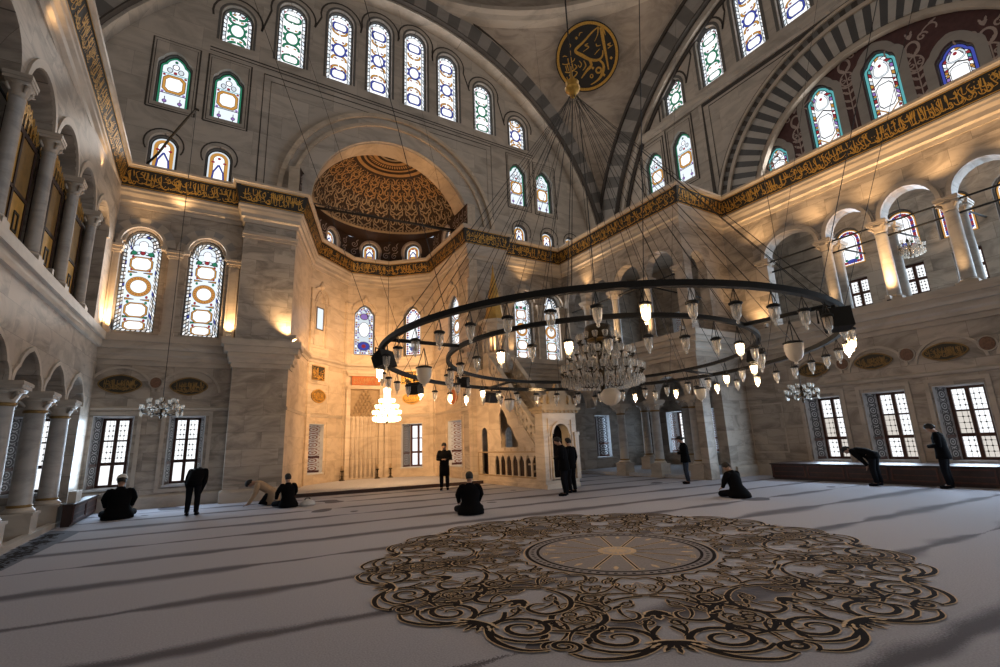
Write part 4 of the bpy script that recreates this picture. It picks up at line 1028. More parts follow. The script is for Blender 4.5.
mb = MB(); mb.sweep([(20.9, 17.6), (20.9, -5)], [(0, 18.55), (.10, 18.55), (.16, 18.75), (.26, 18.85), (.26, 19.0), (0, 19.0)]); struct(mb.build('trim_7', 'marble_up'))
# ---- pendentives and dome
pm = MB(); CX, CY, CZ = 6.9, 6.6, 11.56; HS = 14.1; RS = HS*math.sqrt(2)
for q in range(4):
    n, k = 24, 14; vs = []
    for i in range(n+1):
        a = H90*q+H90*i/n; rm = HS/max(abs(cos(a)), abs(sin(a)))
        for j in range(k+1):
            r = HS*.985+(rm-HS*.985)*(j/k); vs.append((CX+r*cos(a), CY+r*sin(a), CZ+math.sqrt(max(0, RS*RS-r*r))))
    pm.add(vs, [(i*(k+1)+j, (i+1)*(k+1)+j, (i+1)*(k+1)+j+1, i*(k+1)+j+1) for i in range(n) for j in range(k)], 0, True)
struct(pm.build('ceiling_pendentives', 'dome'))
dm = MB(); zt = CZ+HS
dm.lathe([(HS+.3, zt-.3), (HS-.15, zt-.2), (HS-.3, zt), (HS-.55, zt+.1), (HS-.55, zt+.35), (HS+.1, zt+.4)], 64, (CX, CY, 0), 1, smooth=False, cap=False)
vs = []; k = 10; n = 64
for j in range(k+1):
    e = H90*j/k
    for i in range(n): a = 2*PI*i/n; vs.append((CX+HS*cos(e)*cos(a), CY+HS*cos(e)*sin(a), zt+.3+HS*.72*sin(e)))
dm.add(vs, [(j*n+i, j*n+(i+1) % n, (j+1)*n+(i+1) % n, (j+1)*n+i) for j in range(k) for i in range(n)], 0, True)
struct(dm.build('ceiling_dome', ['dome', 'marble_up']))
mb = MB(); mb.box(-8, -8.3, 0, 23.6, -8, 26); struct(mb.build('wall_back', 'marble_up'))
mb = MB(); mb.box(20.9, -8.2, 12.3, 21.2, -6.6, 26); mb.box(21.2, -8.2, 12.4, 24, 21.5, 12.7); mb.box(-8, -8, 12.4, -3.9, 21.4, 12.6); mb.box(16.9, 12.3, 12.4, 21.2, 21.2, 12.55); struct(mb.build('ceiling_loge_roofs', 'marble_up'))
# unseen area lights added on the plain back and left walls; no windows built
for x in (0., 4.5, 9., 13.5): daylight((x, -8, 18.5), PI, 1.3, 4, 110); daylight((x, -8, 4), PI, 1.2, 3, 12)
for y in (-3., 1.5, 6., 10.5): daylight((-7.5, y, 17.5), H90, 1.3, 4.5, 95); daylight((-7.5, y, 2), H90, 1.1, 2.2, 25 if y < 8 else 4, col=COOL)

# ---- apse half dome with carved relief
SX, SY, SZ = 7.35, 21.9, 13.95; RXX, RYY, RZZ = 4.02, 3.75, 2.85
def sd(phi, e, d):
    k = 1-d/3.5; return (SX+RXX*k*cos(phi)*cos(e), SY+RYY*k*sin(phi)*cos(e), SZ+RZZ*k*sin(e))
hm = MB(); n, k = 48, 16; vs = [sd(PI*(1-i/n), H90*j/k, 0) for i in range(n+1) for j in range(k+1)]
hm.add(vs, [(i*(k+1)+j, (i+1)*(k+1)+j, (i+1)*(k+1)+j+1, i*(k+1)+j+1) for i in range(n) for j in range(k)], 0, True)
A = Art(); nt = 13
rnd = random.Random(4)
for row, (v0, v1) in enumerate(((.05, .36), (.36, .62), (.62, .84), (.84, 1.03))):
    cnt = (13, 13, 13, 13)[row]; m = 1 if row < 2 else 2
    for i in range(cnt+1):
        u = i/cnt*PI; du = PI/cnt; dv = (v1-v0)
        f = lambda a, b: (u+a*du, v0+b*dv)
        for s in (-1, 1):
            sp = [f(s*.26+.2*cos(q*.55+PI*.5)*(1-q/16)*s, .62+.34*sin(q*.55+PI*.5)*(1-q/16)) for q in range(13)]
            A.ribbon(sp, taper(13, .024, .022, .010), m, 2)
            A.ribbon([f(*p) for p in bez((0, 0), (s*.12, .25), (s*.42, .2), (s*.46, .55), 8)], taper(9, .018, .022, .010), m, 2)
            A.ribbon([f(*p) for p in bez((s*.08, .1), (s*.3, -.05), (s*.45, .05), (s*.38, .3), 6)], .016, m, 2)
            for (a_, b_, an, l_) in ((.22, .3, .9, .34), (.40, .62, 1.2, .3), (.1, .8, 1.0, .34), (.3, .95, .5, .3)):
                P = leaf(0, 0, an if s > 0 else PI-an, l_*.9, .035); A.poly([f(s*a_+p[0]*.55, b_+p[1]*.9) for p in P], m if rnd.random() < .7 else 3-m, 3)
        P = leaf(0, 0, PI/2, .5, .06); A.poly([f(p[0]*.8, .35+p[1]) for p in P], m, 3)
A.mb(lambda a, b, d: sd(min(PI, max(0, PI-a)), min(H90-.01, max(0.01, b)), d), .02, hm)
O = Art()
for rr, w, m in ((1.10, .05, 2), (1.14, .02, 0), (1.185, .03, 2)): O.ribbon([(PI*i/40, rr) for i in range(41)], w, m, 4)
for i in range(30): O.ell((PI*(i+.5)/30, 1.255), .035, .03, 2, 4, 8)
for rr, w, m in ((1.32, .05, 2), (1.40, .03, 1)): O.ribbon([(PI*i/40, rr) for i in range(41)], w, m, 4)
O.mb(lambda a, b, d: sd(PI-a, b, d), .02, hm)
for i in range(66):       # dentils
    a = PI*(i+.5)/66; p = Vector(sd(a, .0, .06)); hm.box(p.x-.045, p.y-.045, SZ+.05, p.x+.045, p.y+.045, SZ+.14, 1)
struct(hm.build('ceiling_apse', ['brown', 'tan', 'orangegold']))
tr = MB(); path = [(SX-RXX*cos(PI*i/40), SY+RYY*sin(PI*i/40)) for i in range(41)]
tr.sweep(path, [(-.05, -.07), (.03, -.07), (.05, -.02), (.09, 0), (.09, .05), (-.05, .06)]); 
for q in range(len(tr.v)): tr.v[q] = (tr.v[q][0], tr.v[q][1], tr.v[q][2]+SZ)
struct(tr.build('trim_8', 'tan'))
# flat ring between polygon drum and round base
rg = MB(); N_ = 24; inn = [(SX-(RXX-.05)*cos(PI*i/N_), SY+(RYY-.05)*sin(PI*i/N_)) for i in range(N_+1)]
out_ = resample_open = []
Lq = [0]; 
for i in range(5): Lq.append(Lq[-1]+(Vector(AP[i+1])-Vector(AP[i])).length)
for i in range(N_+1):
    t = Lq[-1]*i/N_; j = 0
    while j < 4 and Lq[j+1] < t: j += 1
    u = (t-Lq[j])/(Lq[j+1]-Lq[j]); out_.append((AP[j][0]+(AP[j+1][0]-AP[j][0])*u, AP[j][1]+(AP[j+1][1]-AP[j][1])*u))
rg.add([(x, y, 13.86) for x, y in inn]+[(x, y, 13.86) for x, y in out_], [(i, i+1, N_+2+i, N_+1+i) for i in range(N_)], 0)
struct(rg.build('ceiling_apse_ring', 'brown'))
# soffit of the apse arch, back of the upper wall to the half dome, is the deep reveal of that wall
sf = MB(); sf.arch_ring(AC[0], AC[1], 4.02, 4.3, R(-3), R(183), 21.25, 22.35, 44, [0]); struct(sf.build('trim_9', 'marble_apse'))

# ------------------------------------------------------------------ mouldings that run round the hall
CP = [(LX, L0), (LX, 21.1), (.75, 21.1), (.75, 20.6)]+AP+[(12.6, 20.2), (12.6, 20.7), (RX, 20.7), (RX, 12.4), (XR, 12.4), (XR, -8)]
mb = MB()
mb.sweep(CP, [(0, 12.28), (.46, 12.28), (.50, 12.34), (.54, 12.36), (.55, 12.45), (0, 12.47)])
mb.sweep(CP, [(0, 10.85), (.05, 10.85), (.07, 11.0), (.15, 11.06), (.16, 11.22), (.23, 11.34), (.24, 11.42), (.28, 11.48), (.28, 11.55), (0, 11.56)])
struct(mb.build('trim_10', 'marble_smooth'))
mb = MB(); PR = [(0, 4.9), (.06, 4.9), (.06, 5.08), (.15, 5.08), (.15, 5.2), (.20, 5.28), (.20, 5.46), (.32, 5.46), (.35, 5.56), (.35, 5.7), (.44, 5.7), (.44, 5.95), (0, 5.96)]
mb.sweep([tuple(LW(L0, -.22)), tuple(LW(21.1, -.22)), (.75, 21.1), (.75, 20.6), (2.72, 20.6), (2.9, 21.3)], PR)
mb.sweep([(10.78, 21.0), (10.75, 20.2), (12.6, 20.2), (12.6, 20.7), (RX, 20.7), (RX, 12.4), (XR, 12.4), (XR, -8)], PR)
mb.sweep(AP[:-1]+[(10.77, 21.0)], [(0, 6.0), (.05, 6.0), (.08, 6.12), (.2, 6.2), (.22, 6.3), (0, 6.32)])
mb.sweep(AP, [(0, 3.3), (.04, 3.3), (.05, 3.42), (0, 3.44)])
struct(mb.build('trim_11', 'marble_smooth'))
mb = MB()
for P in ([(QX, 21.1), (.75, 21.1), (.75, 20.6), (2.72, 20.6), (2.9, 21.3)], [(10.78, 21.0), (10.75, 20.2), (12.6, 20.2), (12.6, 20.7), (RX, 20.7)], [(18.6, 12.4), (XR, 12.4), (XR, -8)]):
    mb.sweep(P, [(0, 0), (.10, 0), (.10, .36), (.05, .42), (0, .44)])
for P in ([(QX, 21.1), (.75, 21.1)], [(XR, 11.0), (XR, -8)], [(12.6, 20.7), (16.9, 20.7)]):
    mb.sweep(P, [(0, 3.3), (.05, 3.32), (.07, 3.4), (0, 3.46)])
struct(mb.build('baseboard_hall', 'marble_smooth'))
# frieze with lettering
fz = MB(); fz.sweep(CP, [(0, 11.55), (.25, 11.55), (.44, 12.29), (0, 12.29)])
fr = fz.build('calligraphy_frieze', 'black'); tag(fr, 'black frieze with gold calligraphy running round the hall under the upper windows', 'inscription')
def offset_path(P, d):
    t = MB(); t.sweep(P, [(d, 0)]); return [(v[0], v[1]) for v in t.v]
OP = offset_path(CP, .25); OPT = offset_path(CP, .44); lt = MB()
for i in range(len(OP)-1):
    p0, p1 = Vector(OP[i]), Vector(OP[i+1]); L = (p1-p0).length
    if L < .25: continue
    u = (p1-p0)/L; nn = Vector((u.y, -u.x)); vis0 = 0.
    if i == 0: vis0 = 10.; 
    A = Art(); script(A, vis0, 11.64, (L-vis0) if i < len(OP)-2 else min(L, 14), .56, 100+i, 0, 1, 1.85)
    A.ribbon([(0, 11.59), (L, 11.59)], .028, 0, 1); A.ribbon([(0, 12.25), (L, 12.25)], .028, 0, 1)
    A.mb(lambda a, b, d: (p0.x+u.x*a+nn.x*(d+.004+(b-11.55)/.74*.19), p0.y+u.y*a+nn.y*(d+.004+(b-11.55)/.74*.19), b), .006, lt)
lt.build('gold_lettering', 'gold', fr)
# ================================================================== FURNISHINGS
# ---- columns
COLS = {}
def column(x, y, z0, z1, r, label, style='low', group=None, key=None):
    h = z1-z0; kk = (style, round(h, 2), r)
    if kk in COLS:
        o = dup(COLS[kk], (x, y, z0)); o['label'] = label
        if group: o['group'] = group
        return o
    o = empty('marble_column', (x, y, z0)); tag(o, label, 'column', group)
    b = MB(); s = r*1.55
    if style == 'low':
        b.box(-s, -s, 0, s, s, .10); b.box(-s*.92, -s*.92, .10, s*.92, s*.92, .52); b.box(-s, -s, .52, s, s, .58); zb = .58
        b.lathe([(r*1.38, 0), (r*1.42, .05), (r*1.2, .09), (r*1.12, .12)], 20, (0, 0, zb)); zb += .12
    else:
        b.box(-s*.95, -s*.95, 0, s*.95, s*.95, .16); b.lathe([(r*1.38, 0), (r*1.42, .04), (r*1.1, .09)], 20, (0, 0, .16)); zb = .25
    b.build('column_base', 'marble_smooth', o)
    hc = .46; zt = h-hc
    sh = MB(); sh.lathe([(r*1.03, zb), (r*1.02, zb+.05), (r, zb+.3), (r*.93, zt-.06), (r*.98, zt-.05), (r*.98, zt)], 28, ripple=(14 if style != 'low' else 0), rip=.035)
    sh.build('column_shaft', 'column', o)
    if style == 'low':
        g = MB(); g.lathe([(r*1.06, zt-.05), (r*1.10, zt-.02), (r*1.06, zt+.02)], 24); g.lathe([(r*1.08, zb+.0), (r*1.12, zb+.03), (r*1.08, zb+.06)], 24); g.build('gilt_collar', 'golddark', o)
    c = MB(); c.lathe([(r*.98, zt), (r*1.05, zt+.08), (r*1.3, zt+.2), (r*1.55, zt+.26)], 16)
    c.lathe([(r*1.5*1.2, zt+.22), (r*1.75*1.2, zt+.32)], 4, a0=PI/4); q = r*1.62; c.box(-q, -q, zt+.30, q, q, h)
    c.box(-q*1.06, -q*1.06, h-.09, q*1.06, q*1.06, h-.02)
    for a in range(4):
        t = PI/4+a*H90; c.tube([(r*1.15*cos(t), r*1.15*sin(t), zt+.1), (r*1.75*cos(t), r*1.75*sin(t), zt+.22), (r*1.95*cos(t), r*1.95*sin(t), zt+.17)], [.03, .04, .03], 6)
    c.build('column_capital', 'marble_smooth', o)
    COLS[kk] = o; return o
ordn = ['nearest', 'second', 'third', 'fourth', 'fifth', 'sixth', 'seventh']
for i, y in enumerate(LC):
    px_, py_ = LW(y, -.02)
    column(px_, py_, 0, 3.36, .21, 'marble ground-floor column of the left loge, %s, beside the wooden bench' % ('outside the picture edge', 'at the left picture edge', 'middle one in view', 'last before the corner wall')[i])
    column(px_, py_, 5.96, 9.1, .13, 'fluted upper column of the left loge, %s beside the gilded screens' % ('nearest the camera', 'second', 'third', 'last before the corner wall')[i], 'up')
for i, y in enumerate(RC):
    column(RX+.22, y, 0, 3.32, .20, 'marble ground-floor column of the right loge, %s' % ('nearest the pulpit', 'between the two others', 'at the outer corner where a man leans')[i])
for i, y in enumerate((18.9, 16.8, 14.7, 12.75)):
    column(RX+.22, y, 5.96, 8.96, .18, 'upper column of the right loge behind the lamp ring, %s' % ('deepest one', 'second from the deep end', 'third from the deep end', 'at the lit outer corner')[i], 'up')
for i, y in enumerate(RG[:6]):
    column(XR+.24, y, 5.96, 9.0, .19, 'gallery column on the right wall, %s from the corner pier' % ('first', 'second', 'third and brightly lit', 'fourth', 'fifth', 'sixth')[i], 'up')
    if 0 < i < 5: column(XR+.95, y-.05, 5.96, 9.0, .19, 'inner gallery column standing behind the %s front column of the right wall' % ('first', 'second', 'third', 'fourth', 'fifth')[i], 'up')
for (x, y, t) in ((19.6, 17.8, 'inner column deep in the right loge near the pulpit'), (19.6, 15.2, 'inner column in the right loge beside the ornamented window')):
    column(x, y, .14, 3.5, .2, t)
# low wall piers inside the right loge
# ---- pilasters and hoods of the tall windows
def pilaster(x, y, z0, z1, w, d, rz, label):
    o = empty('wall_pilaster', (x, y, z0), rz); tag(o, label, 'pilaster'); h = z1-z0
    b = MB(); b.box(-w/2, -d, 0, w/2, .02, h-.3); b.box(-w/2-.05, -d-.05, 0, w/2+.05, .02, .18); b.box(-w/2+.08, -d-.02, .35, w/2-.08, -d+.01, h-.5); b.build('pilaster_shaft', 'marble_smooth', o)
    c = MB(); c.box(-w/2-.03, -d-.03, h-.3, w/2+.03, .02, h-.22); c.box(-w/2-.08, -d-.08, h-.22, w/2+.08, .02, h-.1); c.box(-w/2-.12, -d-.12, h-.1, w/2+.12, .02, h); c.build('pilaster_capital', 'marble_smooth', o)
    return o
for x, t in ((-3.22, 'marble pilaster in the left corner beside the tall stained window'), (-1.46, 'marble pilaster between the two tall stained windows on the left'), (.52, 'marble pilaster right of the two tall stained windows, lit from below')):
    pilaster(x, 21.1, 5.96, 9.3, .36 if x > -3 else .2, .14, 0, t)
for x, t in ((13.3, 'marble pilaster left of the tall windows behind the pulpit'), (15.32, 'marble pilaster between the tall windows behind the pulpit'), (16.8, 'marble pilaster in the corner right of the tall windows behind the pulpit')):
    pilaster(x, 20.7, 5.96, 9.0, .34, .14, 0, t)
hd = MB()
for x, y, z in ((-2.5, 21.1, 9.45), (-.42, 21.1, 9.4)): 
    hd.arch_ring(x, z, .64, .74, 0, PI, y-.16, y+.02, 9, [0]); hd.arch_ring(x, z, .74, 1.02, 0, PI, y-.05, y+.02, 9, [0, 1])
    for s in (-1, 1): hd.box(x+s*.68-.10, y-.2, z-.16, x+s*.68+.10, y+.02, z)
for x, y, z in ((14.33, 20.7, 9.15), (16.3, 20.7, 9.15)): hd.arch_ring(x, z, .63, .73, 0, PI, y-.14, y+.02, 9, [0]); hd.arch_ring(x, z, .73, .97, 0, PI, y-.05, y+.02, 9, [0, 1])
struct(hd.build('trim_12', ['marble_smooth', 'vpale']))
hd = MB()       # archivolts of the right gallery, local to the right wall
for i in range(6):
    a, b = 12.4-RG[i]+.2, 12.4-RG[i+1]-.2; c = (a+b)/2; r = (b-a)/2
    P0 = [(c+r*cos(PI*k/14), 8.98+.86*sin(PI*k/14)) for k in range(15)]; P1 = [(c+(r+.13)*cos(PI*k/14), 8.98+.99*sin(PI*k/14)) for k in range(15)]; P2 = [(c+(r+.19)*cos(PI*k/14), 8.98+1.06*sin(PI*k/14)) for k in range(15)]
    for k in range(14):
        hd.prism([P0[k], P1[k], P1[k+1], P0[k+1]], -.10, .02, 0); hd.prism([P1[k], P2[k], P2[k+1], P1[k+1]], -.03, .02, k % 2 if i < 9 else 0)
struct(hd.build('trim_13', ['marble_smooth', 'marble_smooth'], None, (XR, 12.4, 0), -H90))
hd = MB()
for i in range(3, 7):   # lobed arches of the left loge, ground floor: raised edges and voussoir joints
    a, b = lc[i]+.15, lc[i+1]-.15; c = (a+b)/2; r = (b-a)/2
    rt = [(p*r, 3.35+q*.85) for p, q in HEAD]; P = [(c+x, z) for x, z in rt]+[(c-x, z) for x, z in reversed(rt[:-1])]
    for u, v in zip(P[:-1], P[1:]):
        s = 1.16; hd.prism([u, (c+(u[0]-c)*s, 3.35+(u[1]-3.35)*1.13), (c+(v[0]-c)*s, 3.35+(v[1]-3.35)*1.13), v], -.05, .02, 0)
    a, b = lc[i]+.15, lc[i+1]-.15
    P0 = [(c+r*cos(PI*k/14), 9.1+.85*sin(PI*k/14)) for k in range(15)]; P2 = [(c+(r+.13)*cos(PI*k/14), 9.1+1.04*sin(PI*k/14)) for k in range(15)]
    for k in range(14): hd.prism([P0[k], P2[k], P2[k+1], P0[k+1]], -.05, .02, 0)
struct(hd.build('trim_14', ['marble_smooth', 'line'], None, (LO.x, LO.y, 0), LA))
# ---- wall panels (raised frames)
fm = MB()
def frame_mb(mb, x0, z0, x1, z1, w, d, y=0.):
    mb.box(x0, y-d, z0, x0+w, y+.01, z1); mb.box(x1-w, y-d, z0, x1, y+.01, z1); mb.box(x0+w, y-d, z0, x1-w, y+.01, z0+w); mb.box(x0+w, y-d, z1-w, x1-w, y+.01, z1)
for x in (-2.65, -.52): frame_mb(fm, x-.78, .5, x+.78, 3.28, .12, .05, 21.1)
for x in (-2.6, -.55): fm.arch_ring(x, 3.85, .92, 1.0, R(8), R(172), 21.05, 21.11, 14, [0])
fm.box(.7, 20.55, 10.2, 2.76, 20.62, 10.32); fm.box(.7, 20.5, 10.32, 2.78, 20.62, 10.45)
struct(fm.build('trim_15', 'marble_smooth'))
fm = MB()
for y in lw[:6]: frame_mb(fm, 12.4-y-.8, .5, 12.4-y+.8, 3.2, .12, .05); fm.arch_ring(12.4-y, 3.62, .85, .93, R(8), R(172), -.05, .01, 14, [0])
frame_mb(fm, -.02, .9, 1.45, 2.9, .06, .02)
struct(fm.build('trim_16', 'marble_smooth', None, (XR, 12.4, 0), -H90))
for i in (1, 2, 3, 4):
    p0, p1 = Vector(AP[i]), Vector(AP[i+1]); L = (p1-p0).length; a = math.atan2(p1.y-p0.y, p1.x-p0.x)
    fm = MB()
    for x in (.12, L-.12): fm.box(x-.1, -.10, 0, x+.1, .01, 5.9); fm.box(x-.13, -.13, 3.2, x+.13, .01, 3.5); fm.box(x-.09, -.09, 6.3, x+.09, .01, 9.6); fm.box(x-.13, -.13, 9.6, x+.13, .01, 9.8)
    c = L/2 if i < 4 else 2.65
    if i == 1: c = .8
    if i == 3: c = 1.38
    w = .95 if i < 4 else 1.1
    if i != 2: frame_mb(fm, max(.24, c-w), .42, min(L-.24, c+w), 3.15, .08, .04); frame_mb(fm, max(.24, c-w), 3.5, min(L-.24, c+w), 5.0, .06, .04); frame_mb(fm, max(.24, c-w), 5.05, min(L-.24, c+w), 5.95, .05, .03)
    fm.arch_ring(c if i != 2 else .98, 9.3, .62, .74, R(-10), R(190), -.08, .01, 11, [0]); fm.lathe([(.10, 0), (.16, .1), (.05, .3), (.01, .4)], 8, (c if i != 2 else .98, -.06, 9.95))
    struct(fm.build('trim_%d' % (16+i), 'marble_apse', None, (p0.x, p0.y, 0), a))
# ---- plaques
def oval_plaque(c, rx, rz, rz_rot, label, seed, ground='plaqgreen', pointed=True):
    o = MB()
    P = []
    for k in range(32):
        t = 2*PI*k/32; x = cos(t); z = sin(t)*(1-.12*abs(cos(t))); P.append((rx*x, rz*z*(1-.18*abs(x)**3 if pointed else 1)))
    o.prism(P, -.035, .0, 0)
    q = MB(); A = Art(); Pc = P+[P[0]]
    A.ribbon([(x*.97, z*.97) for x, z in Pc], .045, 0, 1)
    ins = lambda x, z: (x/rx)**2+(z/rz)**2 < .74
    script(A, -rx*.85, -rz*.62, rx*1.7, rz*1.1, seed, 0, 1, 2.0, ins); script(A, -rx*.8, -rz*.72, rx*1.6, rz*1.3, seed+50, 0, 2, 1.7, ins)
    ob = o.build('calligraphy_plaque', ground, None, c, rz_rot); tag(ob, label, 'plaque')
    A.mb(on_wall(0, 0, -.036), .004, q); q.build('gold_lettering', 'golddark' if pointed else 'gold', ob)
    return ob
oval_plaque((-2.6, 21.07, 4.22), .62, .33, 0, 'oval calligraphy plaque above the left of the two corner windows, left wall bay', 1)
oval_plaque((-.58, 21.07, 4.19), .60, .33, 0, 'oval calligraphy plaque above the window just left of the big marble pier', 2)
for i, y in enumerate((9.53, 7.53, 5.55, 3.57)):
    oval_plaque((XR-.03, y, 4.03), .58, .28, -H90, 'oval calligraphy plaque on the right wall, %s' % ('farthest one, above the first window', 'second one, over the bowing man\'s window', 'third one, above the second right window', 'at the right edge of the picture')[i], 10+i)
def round_plaque(c, r, rz_rot, label):
    o = MB(); o.prism([(r*.85*cos(2*PI*k/24), r*sin(2*PI*k/24)) for k in range(24)], -.03, 0, 0); ob = o.build('porphyry_disc', 'redstone', None, c, rz_rot); tag(ob, label, 'wall disc')
    q = MB(); q.arch_ring(0, 0, r*.98, r*1.12, 0, 2*PI, -.045, 0, 24, [0]); q.build('disc_rim', 'marble_smooth', ob)
round_plaque((-1.6, 21.07, 4.3), .19, 0, 'small round red stone disc between the two oval plaques on the left')
for i, y in enumerate((8.5, 6.54, 4.54)):
    round_plaque((XR-.03, y, 4.1), .21, -H90, 'small round red stone disc on the right wall, %s' % ('behind the hanging lamps', 'between the second and third oval plaques', 'near the right picture edge')[i])
def facet(i): 
    p0, p1 = Vector(AP[i]), Vector(AP[i+1]); return p0, (p1-p0).normalized(), math.atan2(p1.y-p0.y, p1.x-p0.x)
def on_facet(i, s, d=.0):
    p, u, a = facet(i); q = p+u*s; n = Vector((u.y, -u.x)); return (q.x+n.x*d, q.y+n.y*d, a)
for i, s, t in ((1, .9, 'gilded oval inscription above the left apse window'), (3, 1.39, 'gilded oval inscription above the right apse window behind the lamp ring')):
    x, y, a = on_facet(i, s, .02); oval_plaque((x, y, 4.35), .55, .34, a, t, 30+i, 'golddark', False)
x, y, a = on_facet(4, 2.6, .02); rp = MB(); rp.prism([(.55*cos(2*PI*k/24), .36*sin(2*PI*k/24)) for k in range(24)], -.03, 0, 0); ob = rp.build('porphyry_disc', 'redplaq', None, (x, y, 4.1), a); tag(ob, 'oval orange stone disc above the farthest right apse window', 'wall disc')
q = MB(); q.arch_ring(0, 0, .40, .46, 0, 2*PI, -.045, 0, 24, [0]); q.build('disc_rim', 'marble_apse', ob)
for i, s, z, w, h, t in ((1, .82, 5.5, .95, .72, 'square gold calligraphy panel above the left apse window'), (3, 1.35, 5.52, 1.2, .72, 'square gold calligraphy panel right of the prayer niche')):
    x, y, a = on_facet(i, s, .02); b = MB(); b.box(-w/2, -.03, -h/2, w/2, 0, h/2); ob = b.build('calligraphy_plaque', 'plaqgreen', None, (x, y, z), a); tag(ob, t, 'plaque')
    A = Art(); script(A, -w*.46, -h*.42, w*.9, h*.85, 60+i, 0, 1, 1.5); script(A, -w*.46, -h*.45, w*.9, h*.7, 66+i, 0, 2, 1.2); rect_line(A, -w*.48, -h*.47, w*.48, h*.47, .03)
    q = A.mb(on_wall(0, 0, -.031), .004); q.build('gold_lettering', 'gold', ob)
# ---- prayer niche in the centre of the apse
p, u, a = facet(2)
mi = empty('prayer_niche', (p.x, p.y, 0), a); tag(mi, 'marble prayer niche with stepped honeycomb hood in the middle of the apse', 'mihrab')
b = MB()
for s in (.12, 1.9):
    b.box(s-.06, -.22, .12, s+.16, .0, 4.95)
b.box(.12, -.24, 4.9, 2.06, 0, 5.1); b.box(.12, -.2, 5.62, 2.06, 0, 5.72); b.box(.06, -.27, 5.72, 2.12, 0, 5.88); b.build('niche_frame', 'marble_apse', mi)
b = MB(); b.box(.28, -.06, .12, 1.88, 0, 3.42); 
for k in range(7): b.lathe([(.06, .2), (.06, 3.35)], 8, (.40+k*.225, -.06, 0))
b.build('niche_panelling', 'marble_apse', mi)
b = MB(); nr_ = 8
for j in range(nr_):
    z0 = 3.42+j*.18; hw = .78*(1-j/(nr_+.5)); d = .28-.03*j; cnt = nr_-j
    for k in range(cnt):
        xc = 1.08-hw+(2*hw)*(k+.5)/cnt; r = hw/cnt*.98
        b.lathe([(r*.35, -.02), (r*.9, .07), (r, .16), (r, .18)], 8, (xc, -.04-.02*j, z0), 0, 1, .8)
b.box(.28, -.05, 3.42, 1.88, -.0, 4.9)
b.build('honeycomb_hood', 'tan', mi)
b = MB(); b.box(.32, -.23, 5.12, 1.86, -.1, 5.6); mo = b.build('inscription_slab', 'redplaq', mi)
A = Art(); script(A, .38, 5.16, 1.42, .4, 77, 0, 1, 1.8); A.mb(on_wall(0, 0, -.231), .003).build('gold_lettering', 'orangegold', mo)
# tall candlesticks beside the niche
for s, t in ((-.1, 'tall dark candlestick standing left of the prayer niche'), (1.72, 'dark candlestick standing on the step inside the niche edge'), (2.42, 'dark candlestick standing right of the prayer niche')):
    x, y, a = on_facet(2, s, .55); o = empty('candlestick', (x, y, .12)); tag(o, t, 'candlestick')
    b = MB(); b.lathe([(.15, 0), (.16, .03), (.06, .08), (.04, .18), (.07, .22), (.04, .27), (.045, .42), (.09, .46), (.10, .5)], 14); b.build('candlestick_stem', 'bronze', o)
    c = MB(); c.lathe([(.055, .5), (.055, .72), (.02, .74)], 12); c.build('candle', 'tan', o)
# ---- apse platform
pl = MB(); P = [(2.75, 20.35), (10.72, 19.35), (10.8, 24.8), (8.85, 26.6), (6.45, 26.8), (4.2, 24.8)]
n = len(P); pl.add([(x, y, 0) for x, y in P]+[(x, y, .12) for x, y in P], [tuple(range(n, 2*n))], 0)
struct(pl.build('floor_apse_platform', 'rugplain'))
st = MB(); u = (Vector(P[1])-Vector(P[0])).normalized(); L = (Vector(P[1])-Vector(P[0])).length
st.box(0, -.06, 0, L, .02, .135); so = st.build('trim_21', 'wooddark', None, (P[0][0], P[0][1], 0), math.atan2(u.y, u.x)); struct(so)
# ---- gilded screens of the left gallery
def screen(y0, y1, label):
    p0_ = LW(y0, -.16); o = empty('gilded_screen', (p0_.x, p0_.y, 5.95), LA); tag(o, label, 'screen'); L = y1-y0
    f = MB(); f.box(0, 0, 0, L, .08, .12); f.box(0, 0, 2.5, L, .08, 2.62)
    for x in (0, L/2-.04, L-.08): f.box(x, 0, .12, x+.08, .08, 2.5)
    f.box(.08, .0, 1.25, L-.08, .08, 1.33); f.build('screen_frame', 'wooddark', o)
    for ix in range(2):
        for iz in range(2):
            x0 = .08+ix*(L/2-.0); x1 = L/2-.04 if ix == 0 else L-.08; z0 = .12 if iz == 0 else 1.33; z1 = 1.25 if iz == 0 else 2.5
            b = MB(); b.box(x0+.01, .02, z0+.01, x1-.01, .06, z1-.01); pn = b.build('screen_panel', 'goldpaint' if (ix+iz) % 2 else 'golddark', o)
            if iz == 0:
                c = MB(); cx = (x0+x1)/2; frame_mb(c, cx-.13, (z0+z1)/2-.22, cx+.13, (z0+z1)/2+.22, .05, .02, .02); c.build('panel_emblem', 'black', pn)
    A = Art(); 
    for k in range(9):
        x = L*(k+.5)/9; hh = .22+.42*sin(PI*(k+.5)/9)
        A.ribbon([(x, 2.6), (x+.03, 2.6+hh)], .07, 0, 1); A.ribbon(spiral(x, 2.62+hh*.7, .13, 0, 1.4, 1 if k < 4.5 else -1), .05, 0, 2); A.poly(leaf(x, 2.62+hh*.4, 1.2+(k-4)*.1, .3, .09), 0, 1)
    c = MB(); A.mb(lambda a, b, d: (a, .02-d, b), .006, c); A.mb(lambda a, b, d: (a, .07+d, b), .006, c); c.build('carved_crest', 'gold', o)
screen(LC[0]+.2, LC[1]-.2, 'gilded screen with carved crest in the nearest arch of the left gallery')
screen(LC[1]+.2, LC[2]-.2, 'gilded screen with carved crest in the middle arch of the left gallery')
screen(LC[2]+.2, LC[3]-.2, 'gilded screen with carved crest in the farthest arch of the left gallery')
